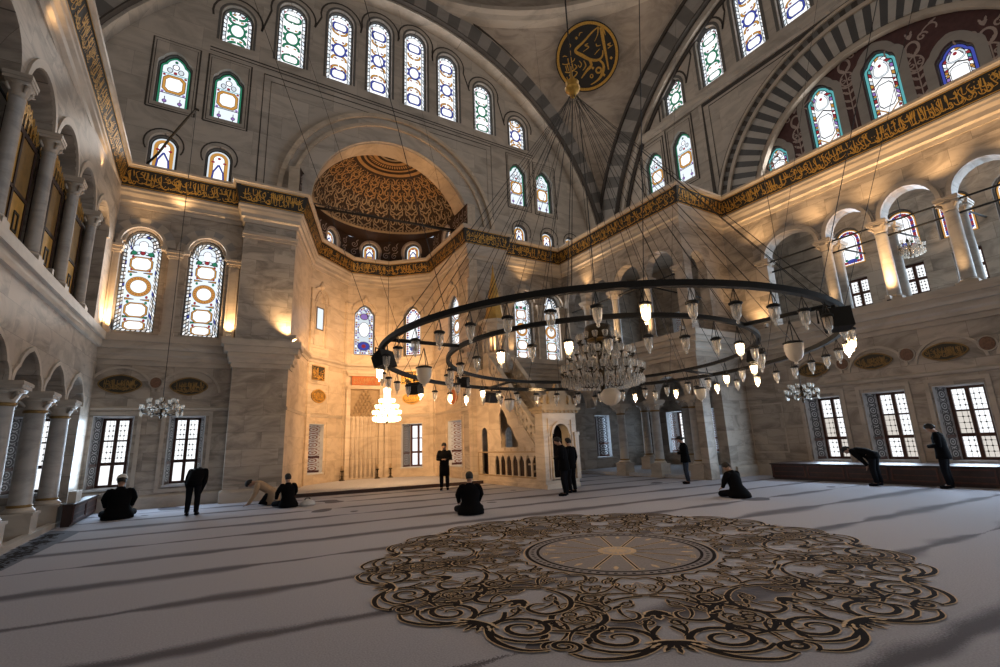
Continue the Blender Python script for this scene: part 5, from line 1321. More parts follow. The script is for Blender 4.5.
# ---- benches
def bench(name, loc, rz, L, dep, h, label, nseg):
    o = empty(name, loc, rz); tag(o, label, 'bench')
    b = MB(); b.box(0, 0, .06, L, dep, h-.05); b.box(.03, .03, 0, L-.03, dep, .06); b.build('bench_body', 'wooddark', o)
    t = MB(); t.box(-.03, -.04, h-.05, L+.03, dep, h); t.build('bench_top', 'wooddark', o)
    for k in range(nseg):
        x0 = L*k/nseg+.04; x1 = L*(k+1)/nseg-.04; p = MB(); frame_mb(p, x0, .10, x1, h-.08, .045, .02); p.box(x0+.045, -.006, (h)/2-.02, x1-.045, .01, h/2+.01); p.build('bench_panel', 'wood', o)
    return o
bench('wooden_bench', (-2.80, 17.5, 0), H90, 3.5, .22, .58, 'dark red wooden bench at the foot of the left loge columns', 2)
bench('wooden_bench', (18.55, 10.9, 0), -H90, 15, 1.42, .58, 'long low dark wooden bench under the right windows', 12)
for x, y, L_, t in ((-3.4, 11.0, 7.1, 'low dark marble kerb between the left columns')  ,):
    k = MB(); k.box(.10, 0, 0, .26, L_, .13); ob = k.build('marble_kerb', 'marble_smooth', None, (x, y, 0)); tag(ob, t, 'kerb')
k = MB(); k.box(-.17, 0, 0, .0, .75, .3); ob = k.build('marble_block', 'marble_smooth', None, (-2.84, 17.9, .58)); tag(ob, 'pale block lying on the wooden bench left of the seated man', 'block')
fe = empty('fire_extinguisher', (-4.35, 16.9, .13)); tag(fe, 'red fire extinguisher behind the leftmost columns', 'fire extinguisher')
b = MB(); b.lathe([(.09, 0), (.10, .02), (.10, .42), (.06, .52), (.03, .55)], 14); b.build('cylinder', 'red', fe)
b = MB(); b.lathe([(.03, .55), (.03, .62)], 8); b.box(-.02, -.1, .62, .02, .03, .64); b.tube([(0, 0, .58), (.12, 0, .56), (.13, 0, .25)], .015, 6); b.build('valve', 'iron', fe)
# ---- pulpit (stairs rising towards the qibla wall)
mn = empty('pulpit', (10.95, 15.0, 0)); tag(mn, 'tall carved marble pulpit with stairs, portal and pointed gilded spire', 'pulpit')
W = 1.35; LEN = 5.2
b = MB(); b.box(-.1, -.25, 0, W+.1, LEN, .16); b.box(-.04, -.12, .16, W+.04, LEN, .30); b.build('pulpit_plinth', 'marble_apse', mn)
sd_ = lambda x, y, z: (x, y, z)
def side_panel(x0, x1, name):
    # flank in the local y-z plane: sloping stair side with pierced arches at the foot and a large lobed void
    out = [(.15, .30), (LEN, .30), (LEN, 5.1), (3.9, 5.1), (3.75, 4.75), (.55, 1.55), (.15, 1.5)]
    hs = [shift(ol_ogee(.37, .80, 1.3), .62+.47*k, .40) for k in range(7)]
    hs.append([(1.75, 1.52), (3.05, 1.52), (3.1, 1.7), (3.0, 1.85), (3.1, 2.05), (3.12, 2.9), (3.0, 3.2), (2.8, 3.05), (2.55, 2.75), (2.5, 2.5), (2.3, 2.4), (2.05, 2.1), (1.95, 1.9), (1.75, 1.75)])
    hs.append(shift(ol_round(.56, 2.1), 4.5, .32))
    m = wall_mb(out, hs, abs(x1-x0))
    m.v = [(x0+(y if x1 > x0 else -y), x, z) for x, y, z in m.v]
    return m.build(name, 'marble_apse', mn)
side_panel(0, .05, 'stair_flank'); side_panel(W, W-.05, 'stair_flank')
b = MB(); b.box(.35, .35, .3, W-.12, LEN, 1.3); b.build('shade_backing', 'wooddark', mn)  # dark backing: shade inside the pierced foot arches is put into its colour
b = MB()
for k in range(17): b.box(.05, .55+k*.19, .3+k*.265, W-.05, .55+k*.19+.22, .3+k*.265+.06)
b.build('stair_steps', 'marble_apse', mn)
for x in (0., W-.12):
    b = MB(); q = MB()
    P = [(.55, 1.5), (3.75, 4.7), (3.75, 5.55), (.55, 2.35)]
    hs = []
    for k in range(11):
        yc = .78+.27*k; zc = yc+.95+.43
        for dz in (-.15, .15): hs.append([(yc, zc+dz-.12), (yc+.085, zc+dz+.04), (yc, zc+dz+.12), (yc-.085, zc+dz-.04)])
    b = wall_mb(P, hs, .10); b.v = [(x+.01+yy, xx, zz) for xx, yy, zz in b.v]
    for d0, d1 in ((0., .1), (.75, .85)):
        P2 = [(.5, 1.5+d0), (3.78, 4.78+d0), (3.78, 4.78+d1), (.5, 1.5+d1)]; b.prism(P2, x-.06, x+.18, 0, mp=lambda yy, xx, zz: (xx, yy, zz))
    b.build('balustrade', 'marble_apse', mn)
po = wall_mb([(-.12, .16), (W+.12, .16), (W+.12, 2.75), (-.12, 2.75)], [shift(ol_round(.74, 2.05), W/2, .30)], .5)
po.v = [(x, y-.18, z) for x, y, z in po.v]
for x in (-.16, W-.02): po.box(x, -.26, .3, x+.18, .34, 1.9); po.box(x-.03, -.29, 1.9, x+.21, .36, 2.02)
frame_mb(po, .10, .34, W-.10, 2.55, .05, .05, -.18); po.arch_ring(W/2, 1.98, .37, .46, 0, PI, -.26, -.17, 14, [0])
for x in (W/2-.44, W/2+.44): po.lathe([(.05, .3), (.05, .42), (.035, .45), (.035, 1.85), (.055, 1.92), (.055, 1.99)], 10, (x, -.21, 0))
for x in (.22, W-.22): po.lathe([(.07, -.0), (.07, .02)], 12, (x, -.2, 2.3))
po.build('portal', 'marble_apse', mn)
b = MB()
for x in (-.03, .05): frame_mb(b, .25, .34, LEN-.1, 1.36, .05, .03) if x < 0 else None
b.v = [(-.0+y, x, z) for x, y, z in b.v]
A = Art()
for k in range(5): A.ribbon(spiral(.75+.5*k, 1.44, .07, k, 1.3, 1 if k % 2 else -1), .025, 0, 1)
A.mb(lambda a, b_, q: (-.012-q, a, b_), .006, b); b.build('flank_mouldings', 'tan', mn)
b = MB(); b.box(-.2, -.30, 2.75, W+.2, .42, 2.86); b.box(-.26, -.36, 2.86, W+.26, .46, 2.95); b.box(-.12, -.22, 2.95, W+.12, .36, 3.02)
A = Art(); 
top_ = [(-.22, 3.0), (W+.22, 3.0), (W+.25, 3.12), (W+.05, 3.2), (W-.02, 3.42), (W-.25, 3.5), (W-.3, 3.62), (W/2+.14, 3.66), (W/2, 3.95), (W/2-.14, 3.66), (.3, 3.62), (.25, 3.5), (.02, 3.42), (-.05, 3.2), (-.25, 3.12)]
b.prism(top_, -.16, .02)
for x in (-.1, W+.1, .2, W-.2, W/2): 
    b.tube([(x, -.16, 3.1), (x+.02, -.22, 3.25), (x, -.18, 3.42)], [.05, .07, .03], 6)
for k in range(9): b.lathe([(.04, 0), (.055, .05), (.02, .12)], 6, (-.1+k*(W+.2)/8, -.30, 2.76))
for s in (-1, 1): A.ribbon(spiral(W/2+s*.3, 3.33, .2, 0 if s > 0 else PI, 1.6, s), .06, 0, 1); A.poly(leaf(W/2+s*.06, 3.2, PI/2, .5, .1), 0, 1)
A.ell((W/2, 3.3), .13, .13, 0, 2)
A.mb(on_wall(0, 0, -.165), .02, b)
b.build('portal_crest', 'tan', mn)
b = MB(); b.box(W/2-.38, .2, .3, W/2+.38, .26, 2.36); b.build('portal_curtain', 'cloth_black', mn)
# kiosk on the landing, with its spire
kx, ky = W/2, 4.35
b = MB()
for i in range(8):
    t = PI/8+i*PI/4; b.lathe([(.075, 5.1), (.075, 6.9), (.10, 6.95)], 8, (kx+.56*cos(t), ky+.56*sin(t), 0))
b.lathe([(.66, 4.9), (.66, 5.1), (.62, 5.1), (.62, 5.75), (.66, 5.78), (.66, 5.84), (.5, 5.85)], 8, (kx, ky, 0), smooth=False, a0=PI/8)
b.build('kiosk', 'marble_apse', mn)
b = MB(); b.lathe([(.62, 6.9), (.64, 7.2), (.80, 7.28), (.82, 7.42), (.62, 7.46)], 8, (kx, ky, 0), smooth=False, a0=PI/8); b.build('kiosk_cornice', 'marble_apse', mn)
b = MB(); b.lathe([(.56, 7.44), (.44, 7.75), (.30, 8.5), (.15, 9.4), (.03, 10.05), (.05, 10.1), (.01, 10.35)], 8, (kx, ky, 0), smooth=False, a0=PI/8); b.build('spire', 'goldpaint', mn)
# ---- calligraphic roundel on the pendentive
def ray_dir(P): return (Vector(P)-Vector((0, 0, 1.75))).normalized()
d = ray_dir((20.87, 20.83, 27.83)); o_ = Vector((0, 0, 1.75))-Vector((CX, CY, CZ)); bq = o_.dot(d); tt = -bq+math.sqrt(bq*bq-(o_.dot(o_)-(RS-.55)**2)); pc = Vector((0, 0, 1.75))+d*tt
nrm = (Vector((CX, CY, CZ))-pc).normalized()
rd = empty('calligraphy_roundel', pc); tag(rd, 'large round black board with gold calligraphy and gold rim under the dome', 'roundel')
zx = Vector((1, -1, 0)).normalized(); yv = -nrm; zv = zx.cross(yv); 
if zv.z < 0: zv = -zv
rd.matrix_world = Matrix(((zx.x, yv.x, zv.x, pc.x), (zx.y, yv.y, zv.y, pc.y), (zx.z, yv.z, zv.z, pc.z), (0, 0, 0, 1)))
RR = 1.84
b = MB(); b.prism([(RR*cos(2*PI*k/48), RR*sin(2*PI*k/48)) for k in range(48)], -.02, .08); b.build('board', 'black', rd)
b = MB(); b.arch_ring(0, 0, RR*.885, RR*.965, 0, 2*PI, -.06, .0, 48, [0]); b.arch_ring(0, 0, RR*.965, RR*1.0, 0, 2*PI, -.05, .08, 48, [1]); b.build('gold_rim', ['gold', 'black'], rd)
A = Art()
def Z(pts): return [((x-388)/245*RR*.99, -(y-312)/290*RR*.99) for x, y in pts]
def st_(pts, w0, w1, w2, n=5):
    P = smooth(Z(pts), n); A.ribbon(P, taper(len(P), w0, w1, w2), 0, 1)
st_([(513, 100), (520, 200), (533, 330), (545, 452)], .20, .15, .07); st_([(513, 100), (530, 130), (540, 170)], .14, .09, .03)
st_([(492, 92), (440, 125), (370, 185), (303, 240), (350, 290), (410, 338), (470, 355), (505, 330), (512, 285)], .05, .19, .06)
st_([(490, 95), (482, 150), (455, 200)], .11, .05, .02)
st_([(400, 330), (415, 385), (375, 425), (328, 478)], .12, .17, .05)
st_([(482, 360), (505, 395), (507, 440), (478, 500), (440, 530), (398, 548)], .10, .17, .04)
A.ring(Z([(468, 440)])[0], .15, .14, .10, 0, 1, 16)
st_([(575, 240), (552, 248), (572, 262), (552, 278)], .06, .07, .03); st_([(552, 278), (592, 258)], .06, .05, .02)
for x, y in ((425, 412), (507, 489), (571, 361), (320, 142)):
    c = Z([(x, y)])[0]; A.poly([(c[0]-.09, c[1]), (c[0], c[1]-.09), (c[0]+.09, c[1]), (c[0], c[1]+.09)], 0, 1)
A.ring(Z([(410, 477)])[0], .08, .09, .06, 0, 1, 12); A.ring(Z([(262, 190)])[0], .06, .08, .05, 0, 1, 12)
st_([(405, 205), (380, 215), (408, 235), (362, 262)], .05, .07, .02); st_([(466, 222), (470, 240), (500, 240)], .06, .06, .03); st_([(490, 268), (468, 285), (445, 308)], .03, .05, .02)
st_([(340, 130), (352, 108), (370, 108)], .05, .05, .02); st_([(262, 232), (263, 270)], .07, .06, .03)
# small side text
st_([(325, 330), (340, 360), (325, 385), (312, 360)], .05, .06, .03); st_([(360, 335), (372, 380), (345, 415)], .05, .08, .03)
for x0, y0, x1, y1 in ((228, 345, 236, 395), (248, 340, 254, 392), (266, 338, 272, 390), (215, 350, 222, 398), (238, 290, 240, 330), (262, 285, 266, 325)): st_([(x0, y0), (x1, y1)], .07, .06, .03, 3)
st_([(205, 398), (240, 408), (285, 392), (300, 365)], .05, .08, .03); st_([(215, 440), (225, 468), (265, 458), (300, 425), (280, 405)], .04, .09, .03); st_([(190, 325), (225, 338), (280, 320), (292, 300)], .04, .07, .03)
st_([(200, 270), (215, 265), (235, 275)], .04, .05, .02); st_([(285, 350), (302, 375), (290, 392)], .04, .06, .03); st_([(245, 425), (235, 435), (250, 440)], .03, .05, .02)
A.mb(on_wall(0, 0, -.022), .006).build('gold_lettering', 'gold', rd)
# ================================================================== LAMP RING
RC0 = Vector((7.0, 7.58, 3.41)); TN = Vector((.028, .029, 1)).normalized()
ring = empty('ring_chandelier', RC0); tag(ring, 'huge double iron ring hung on cables low over the carpet, carrying glass lamps', 'chandelier')
ring.rotation_euler = Vector((0, 0, 1)).rotation_difference(TN).to_euler()
RO, RI = 4.44, 3.11
def hoop(r, w, h, name):
    b = MB(); n = 120; vs = []; fs = []
    for i in range(n):
        a = 2*PI*i/n
        for dr, dz in ((-w/2, -h/2), (w/2, -h/2), (w/2, h/2), (-w/2, h/2)): vs.append(((r+dr)*cos(a), (r+dr)*sin(a), dz))
    for i in range(n):
        j = (i+1) % n
        for k in range(4): l = (k+1) % 4; fs.append((i*4+k, j*4+k, j*4+l, i*4+l))
    b.add(vs, fs); return b.build(name, 'iron', ring)
hoop(RO, .085, .085, 'outer_ring'); hoop(RI, .07, .07, 'inner_ring')
SPK = [177, 91, 4, -81]
for a in SPK:
    b = MB(); t = R(a); b.tube([(RI*cos(t), RI*sin(t), 0), (RO*cos(t), RO*sin(t), 0)], .035, 6); b.build('spoke', 'iron', ring)
KN = Vector((0, 0, 6.85))
b = MB(); b.lathe([(.02, -.25), (.08, -.18), (.10, -.10), (.17, -.04), (.19, .05), (.13, .13), (.17, .2), (.10, .28), (.04, .34), (.02, .7)], 18, tuple(KN)); b.build('gilded_hub', 'gold', ring)
b = MB(); b.tube([(0, 0, KN.z+.7), (0, 0, 30)], .02, 6); b.build('main_chain', 'wire', ring)
for k in range(24):
    t = R(-124.2+3.75+15*k); b = MB(); b.tube([(.1*cos(t), .1*sin(t), KN.z-.25), (RO*cos(t), RO*sin(t), .03)], .0065, 5); b.build('cable', 'wire', ring)
for k in range(12):
    t = R(-117+30*k); b = MB(); b.tube([(.1*cos(t), .1*sin(t), KN.z-.2), (RI*cos(t), RI*sin(t), .03)], .006, 5); b.build('cable', 'wire', ring)
for k in range(10):      # thin stays going up to the rim of the dome
    t = R(20+36*k); b = MB(); b.tube([(RO*cos(t), RO*sin(t), .03), (12.8*cos(t), 12.8*sin(t), 22.2)], .0055, 5); b.build('stay', 'wire', ring)
bpy.context.view_layer.update()
def ring_pt(r, a): return ring.matrix_world @ Vector((r*cos(R(a)), r*sin(R(a)), -.05))
PROTO = {}
def lamp(kind, loc, label, lit=False, group=None):
    key = (kind, lit)
    if key in PROTO:
        o = dup(PROTO[key], loc); o['label'] = label; o['group'] = group; return o
    o = empty('glass_lamp' if kind != 'bowl' else 'bowl_lamp', loc); tag(o, label, 'lamp', group)
    if kind == 'bowl':
        dz = -.36; rc = .13
        prof = [(.125, 0), (.135, -.02), (.135, -.09), (.12, -.18), (.085, -.25), (.03, -.285), (.022, -.30), (.03, -.315), (.005, -.33)]
    else:
        dz = -.20 if kind == 'outer' else -.28; rc = .072
        prof = [(.058, 0), (.064, -.02), (.059, -.10), (.050, -.155), (.030, -.19), (.014, -.205), (.024, -.225), (.018, -.24), (.004, -.255)]
    w = MB()
    for k in range(3): t = 2*PI*k/3+.4; w.tube([(0, 0, 0), (rc*.9*cos(t), rc*.9*sin(t), dz)], .006 if kind != 'bowl' else .008, 4)
    w.build('hanger_wires', 'wire', o)
    c = MB(); c.lathe([(rc*.25, dz+.035), (rc*.6, dz+.03), (rc*1.12, dz+.01), (rc*1.15, dz-.006), (rc*.95, dz-.02), (rc*.9, dz-.02)], 18)
    c.build('lamp_cap', 'iron', o)
    g = MB(); g.lathe(prof, 18, (0, 0, dz-.01), cap=False); g.build('glass_shade', 'milk' if kind == 'bowl' else 'glass', o)
    if kind != 'bowl':
        b = MB(); b.lathe([(.010, -.02), (.012, -.05), (.034 if lit else .018, -.09), (.037 if lit else .020, -.12), (.025, -.155), (.004, -.175)], 12, (0, 0, dz)); b.build('bulb', 'bulb' if lit else 'milk', o)
    PROTO[key] = o; return o
words = 'first second third fourth fifth sixth seventh eighth ninth tenth eleventh twelfth thirteenth fourteenth fifteenth sixteenth seventeenth eighteenth nineteenth twentieth twenty-first twenty-second twenty-third twenty-fourth twenty-fifth twenty-sixth twenty-seventh twenty-eighth twenty-ninth thirtieth'.split()
LITO = [-124.2, -64.2, -56.7, 160.8, 168.3, 123.3, 108.3, 33.3, 18.3, 3.3, -11.7, 100.8]; LITI = [-160., -139.5, -85.4, -36., -22., 112.]
def lamp_circle(r, n, ph, lits, kind, word):
    L = []
    for k in range(n):
        a = (ph+360*k/n+180) % 360-180; lit = any(abs((a-q+180) % 360-180) < 180/n for q in lits); L.append((a, lit))
    # near arc: towards the camera (about -125 degrees); left to right in view
    near = sorted([q for q in L if abs((q[0]+125+180) % 360-180) <= 70], key=lambda q: (q[0]+125+180) % 360)
    far = sorted([q for q in L if abs((q[0]+125+180) % 360-180) > 70], key=lambda q: -((q[0]-55+180) % 360))
    for arc, lst in (('near', near), ('far', far)):
        cnt = {True: 0, False: 0}
        for a, lit in lst:
            wd = words[cnt[lit]]; cnt[lit] += 1
            lamp(kind, ring_pt(r, a), '%s glass lamp, %s from left of those on the %s arc of the %s ring' % ('glowing' if lit else 'unlit', wd, arc, word), lit, 'small glass lamps on the ring chandelier')
            if lit: p_ = ring_pt(r, a); point('lamp_light', (p_.x, p_.y, p_.z-.36), 32, (1., .70, .44), .05)
lamp_circle(RO, 48, -124.2, LITO, 'outer', 'outer'); lamp_circle(RI, 33, -117.7, LITI, 'inner', 'inner')
for a, t in ((174.6, 'wide milk-glass bowl lamp hanging by the left end of the lamp ring'), (-78.3, 'wide milk-glass bowl lamp hanging by the right end of the lamp ring'), (4, 'wide milk-glass bowl lamp on the far right of the ring, before the loge columns'), (87.2, 'wide milk-glass bowl lamp on the far side of the ring, before the pulpit stairs')):
    lamp('bowl', ring_pt(3.75, a), t, group='wide bowl lamps')
# floodlights on the ring
def floodlight(loc, rz, tilt, label, s=1., mat='iron'):
    o = empty('floodlight', loc, rz); tag(o, label, 'floodlight')
    b = MB(); w, d, h = .19*s, .13*s, .15*s
    vs = [(-w, -d, -h), (w, -d, -h), (w*.7, d, -h*.7), (-w*.7, d, -h*.7), (-w, -d, h), (w, -d, h), (w*.7, d, h*.7), (-w*.7, d, h*.7)]
    vs = [rotx(v, tilt, (0, 0, 0)) for v in vs]; vs = [(x, y, z-.20*s) for x, y, z in vs]
    b.add(vs, [(3,2,1,0), (4,5,6,7), (0,1,5,4), (1,2,6,5), (2,3,7,6), (3,0,4,7)])
    for k in range(4): 
        y = -d+(k+.7)*d*.5; a = rotx((-w*.8, y, h*.95), tilt, (0, 0, 0)); c = rotx((w*.8, y, h*.95), tilt, (0, 0, 0)); b.tube([(a[0], a[1], a[2]-.2*s), (c[0], c[1], c[2]-.2*s)], .012*s, 4)
    b.build('lamp_housing', mat, o)
    b = MB(); b.tube([(-w*1.08, 0, -.2*s), (-w*1.08, 0, 0), (w*1.08, 0, 0), (w*1.08, 0, -.2*s)], .015*s, 5); b.tube([(0, 0, 0), (0, 0, .04)], .03*s, 6); b.build('bracket', 'iron', o)
    return o
for r, a, rz, t in ((RO, 172.05, .6, 'black floodlight at the left end of the outer lamp ring'), (RO, -82.95, -1.0, 'black floodlight at the right end of the outer lamp ring'), (RO, 127.05, 2.4, 'black floodlight on the far left of the outer ring, above the lit chandelier'), (RI, 127.75, 2.6, 'black floodlight on the far left of the inner ring'),
                    (RO, 89.55, PI, 'black floodlight on the far arc of the outer ring before the pulpit stairs'), (RO, 44.55, -2.6, 'black floodlight on the far arc of the outer ring below the crystal chandelier'), (RI, -46.8, -1.4, 'black floodlight on the right of the inner ring')):
    p_ = ring_pt(r, a); floodlight((p_.x, p_.y, p_.z-.04), rz, -.35, t, 1.0 if r == RO else .8)
# ---- crystal chandeliers
CUP = {}
def crystal(name, loc, label, r, h, n, lit=False, cord=3., tiers=3, dense=True, dark=False):
    o = empty(name, loc); tag(o, label, 'chandelier')
    b = MB(); b.lathe([(.02, -h*.62), (.05*r+.02, -h*.5), (.03, -h*.35), (.10*r+.02, -h*.15), (.03, .05), (.09*r+.02, .2*h), (.02, .32*h)], 12); b.build('stem', 'bronze', o)
    b = MB(); b.tube([(0, 0, .3*h), (0, 0, cord)], .008+.004*r, 5); b.build('cord', 'wire', o)
    for t in range(tiers):
        rr = r*(1, .80, .52)[t] if tiers == 3 else r*(1-.3*t); z = h*(-.30+.26*t) if not dark else h*(-.2+.3*t); m = max(6, int(n*(1-.2*t)))
        a_ = MB(); c_ = MB(); cups = []
        for k in range(m):
            q = 2*PI*k/m+t*.2; c, s = cos(q), sin(q)
            a_.tube([(0, 0, z-.05*h), (rr*.5*c, rr*.5*s, z-.16*h), (rr*.92*c, rr*.92*s, z-.06*h), (rr*c, rr*s, z+.04*h)], .010+.006*r, 5)
            a_.lathe([(.02, 0), (.055, .02), (.05, .03)], 8, (rr*c, rr*s, z+.04*h))
            cups.append((rr*c, rr*s, z+.04*h))
            for (dr, dz_) in ((1.0, -.10), (.86, -.16), (.66, -.20)) if dense else ((1.0, -.10),):
                for e in ((0,) if not dense else (-.5, .5)):
                    q2 = q+e*2*PI/m*.5; x, y = rr*dr*cos(q2), rr*dr*sin(q2)
                    pr_ = [(.004, .07), (.022, .04), (.034, -.02), (.022, -.07), (.002, -.10)]
                    if dense: c_.lathe(pr_, 6, (x, y, z+dz_*h*.6-.02), smooth=False)
                    else:
                        if 'drop' not in CUP: k_ = MB(); k_.lathe(pr_, 6, smooth=False); d_ = k_.build('crystal_drop', 'glass', o); CUP['drop'] = d_.data
                        else: d_ = link('crystal_drop', CUP['drop'], o)
                        d_.location = (x, y, z+dz_*h*.6-.02)
        a_.build('arm_tier', 'bronze' if not lit else 'gold', o); c_.v and c_.build('crystal_fringe', 'bulbsoft' if lit else 'glass', o)
        for p in cups:
            if lit not in CUP:
                g_ = MB(); g_.lathe([(.022, .03), (.048, .07), (.062, .15), (.055, .17)], 8, cap=False)
                if lit: g_.lathe([(.02, .03), (.05, .09), (.03, .17), (.0, .2)], 8, m=1)
                q = g_.build('glass_cup', ['bulbsoft' if lit else 'glass', 'bulbsoft'], o); CUP[lit] = q.data
            else: q = link('glass_cup', CUP[lit], o)
            q.location = p
    return o
cc = (7.1, 7.5, 3.42)
cr = crystal('crystal_chandelier', cc, 'large crystal chandelier hanging in the middle of the lamp ring', .84, 1.3, 22, cord=6.2)
b = MB(); b.lathe([(.27, .40), (.29, .42), (.29, .66), (.26, .70), (.05, .74)], 24); b.lathe([(.25, .36), (.27, .40)], 24, m=1); b.build('drum', ['bronze', 'golddark'], cr)
gb = MB(); gb.lathe([(.03, .17), (.13, .15), (.2, .07), (.21, 0), (.18, -.1), (.10, -.17), (.01, -.19)], 20); g = gb.build('bottom_globe', 'milk', cr); g.location = (.0, -.2, -.84)
lc_ = crystal('lit_chandelier', (5.9, 18.0, 3.12), 'glowing crystal chandelier hanging in front of the prayer niche', .50, .85, 14, True, 9.2)
b = MB(); b.lathe([(.08, .15), (.13, .3), (.12, .6), (.15, .78), (.05, .85)], 14); b.build('crystal_crown', 'bulbsoft', lc_)
crystal('crystal_chandelier', (-1.16, 18.3, 3.3), 'small unlit crystal chandelier hanging before the left corner windows', .54, .72, 9, cord=10.45, tiers=2, dense=False)
crystal('crystal_chandelier', (21.2, 6.15, 8.12), 'small crystal chandelier hanging in the right upper gallery', .42, .75, 9, cord=3.1, tiers=2, dense=True)
crystal('iron_chandelier', (16.9, 8.5, 3.0), 'small dark unlit chandelier hanging before the first right window', .48, .6, 8, cord=9.0, tiers=2, dense=False, dark=True)
crystal('iron_chandelier', (13.3, 16.8, 3.3), 'small dark chandelier hanging behind the pulpit portal', .36, .6, 7, cord=8.0, tiers=2, dense=False)
# iron bracket high on the left wall that carries the small chandelier's cord
b = MB(); P = [(-2.7, 21.1, 12.75), (-2.35, 20.6, 13.0), (-1.95, 20.0, 13.5), (-1.5, 19.2, 13.85), (-1.16, 18.3, 13.82), (-1.1, 18.15, 13.7)]
b.tube(P, .045, 8); ob = b.build('iron_bracket', 'iron'); tag(ob, 'curved black iron bracket reaching out over the frieze on the left', 'bracket')
# tie rods
def rod(p0, p1, label, grp, r=.035):
    p0, p1 = Vector(p0), Vector(p1); b = MB(); b.tube([(0, 0, 0), tuple(p1-p0)], r, 6); ob = b.build('tie_rod', 'iron', None, tuple(p0)); tag(ob, label, 'tie rod', grp)
rod((XR+.15, RG[0], 8.85), (XR+.15, -1.0, 8.85), 'long black tie rod running along the right gallery just under the capitals', 'tie rods')
rod((XR+.35, RG[0], 8.45), (XR+.35, -1.0, 8.45), 'lower of the two long black tie rods along the right gallery', 'tie rods')
for i in range(1, 5): rod((XR+.45, RG[i], 8.80), (23.2, RG[i]-.2, 8.9), 'black tie rod from gallery column to outer wall, %s from the corner pier' % words[i-1], 'tie rods')
rod((17.25, 20.6, 8.7), (17.25, 12.6, 8.7), 'black tie rod along the upper arches of the right loge', 'tie rods')
rod((17.3, 14.7, 8.6), (23.1, 14.9, 8.6), 'black tie rod across the upper storey of the right loge', 'tie rods')
rod((LW(9, -.42).x, 9, 9.0), (LW(20.9, -.42).x, 20.9, 9.0), 'black tie rod along the upper arches of the left loge', 'tie rods', .03)
rod((3.2, 21.9, 12.75), (10.7, 21.2, 12.75), 'black iron rod spanning the apse opening under the half dome', 'tie rods', .06)
# ================================================================== CARPET MEDALLION
A = Art(); cxm, cym = 5.75, 6.08
def pol(r, t): return (r*cos(t), r*sin(t))
NS = 12
A.ring((0, 0), 1.42, 1.42, .05, 0, 3, 96); A.ring((0, 0), 1.34, 1.34, .13, 2, 2, 96); A.ring((0, 0), 1.25, 1.25, .045, 0, 3, 96); A.ring((0, 0), 1.47, 1.47, .02, 1, 3, 96)
A.ell((0, 0), 1.24, 1.24, 2, 1, 72)
for k in range(72): A.ell(pol(1.335, 2*PI*k/72), .03, .03, 0, 4, 6)
for k in range(24):
    t = 2*PI*k/24; L_ = 1.16 if k % 2 == 0 else 0
    if L_:
        A.ribbon([pol(.27, t), pol(L_, t)], .06, 1, 2); A.ribbon([pol(.27, t), pol(L_, t)], .026, 0, 3)
        for s in (-1, 1): A.ribbon(spiral(*pol(L_-.02, t+s*.05), .05, 0, 1.2, s), .02, 1, 3)
    else: A.poly(leaf(*pol(.95, t), t, .2, .05), 1, 2)
A.ell((0, 0), .30, .30, 1, 4, 28); A.ell((0, 0), .22, .22, 3, 5, 24)
for k in range(14): A.poly(leaf(0, 0, 2*PI*k/14, .26, .03), 1, 6)
random.seed(9)
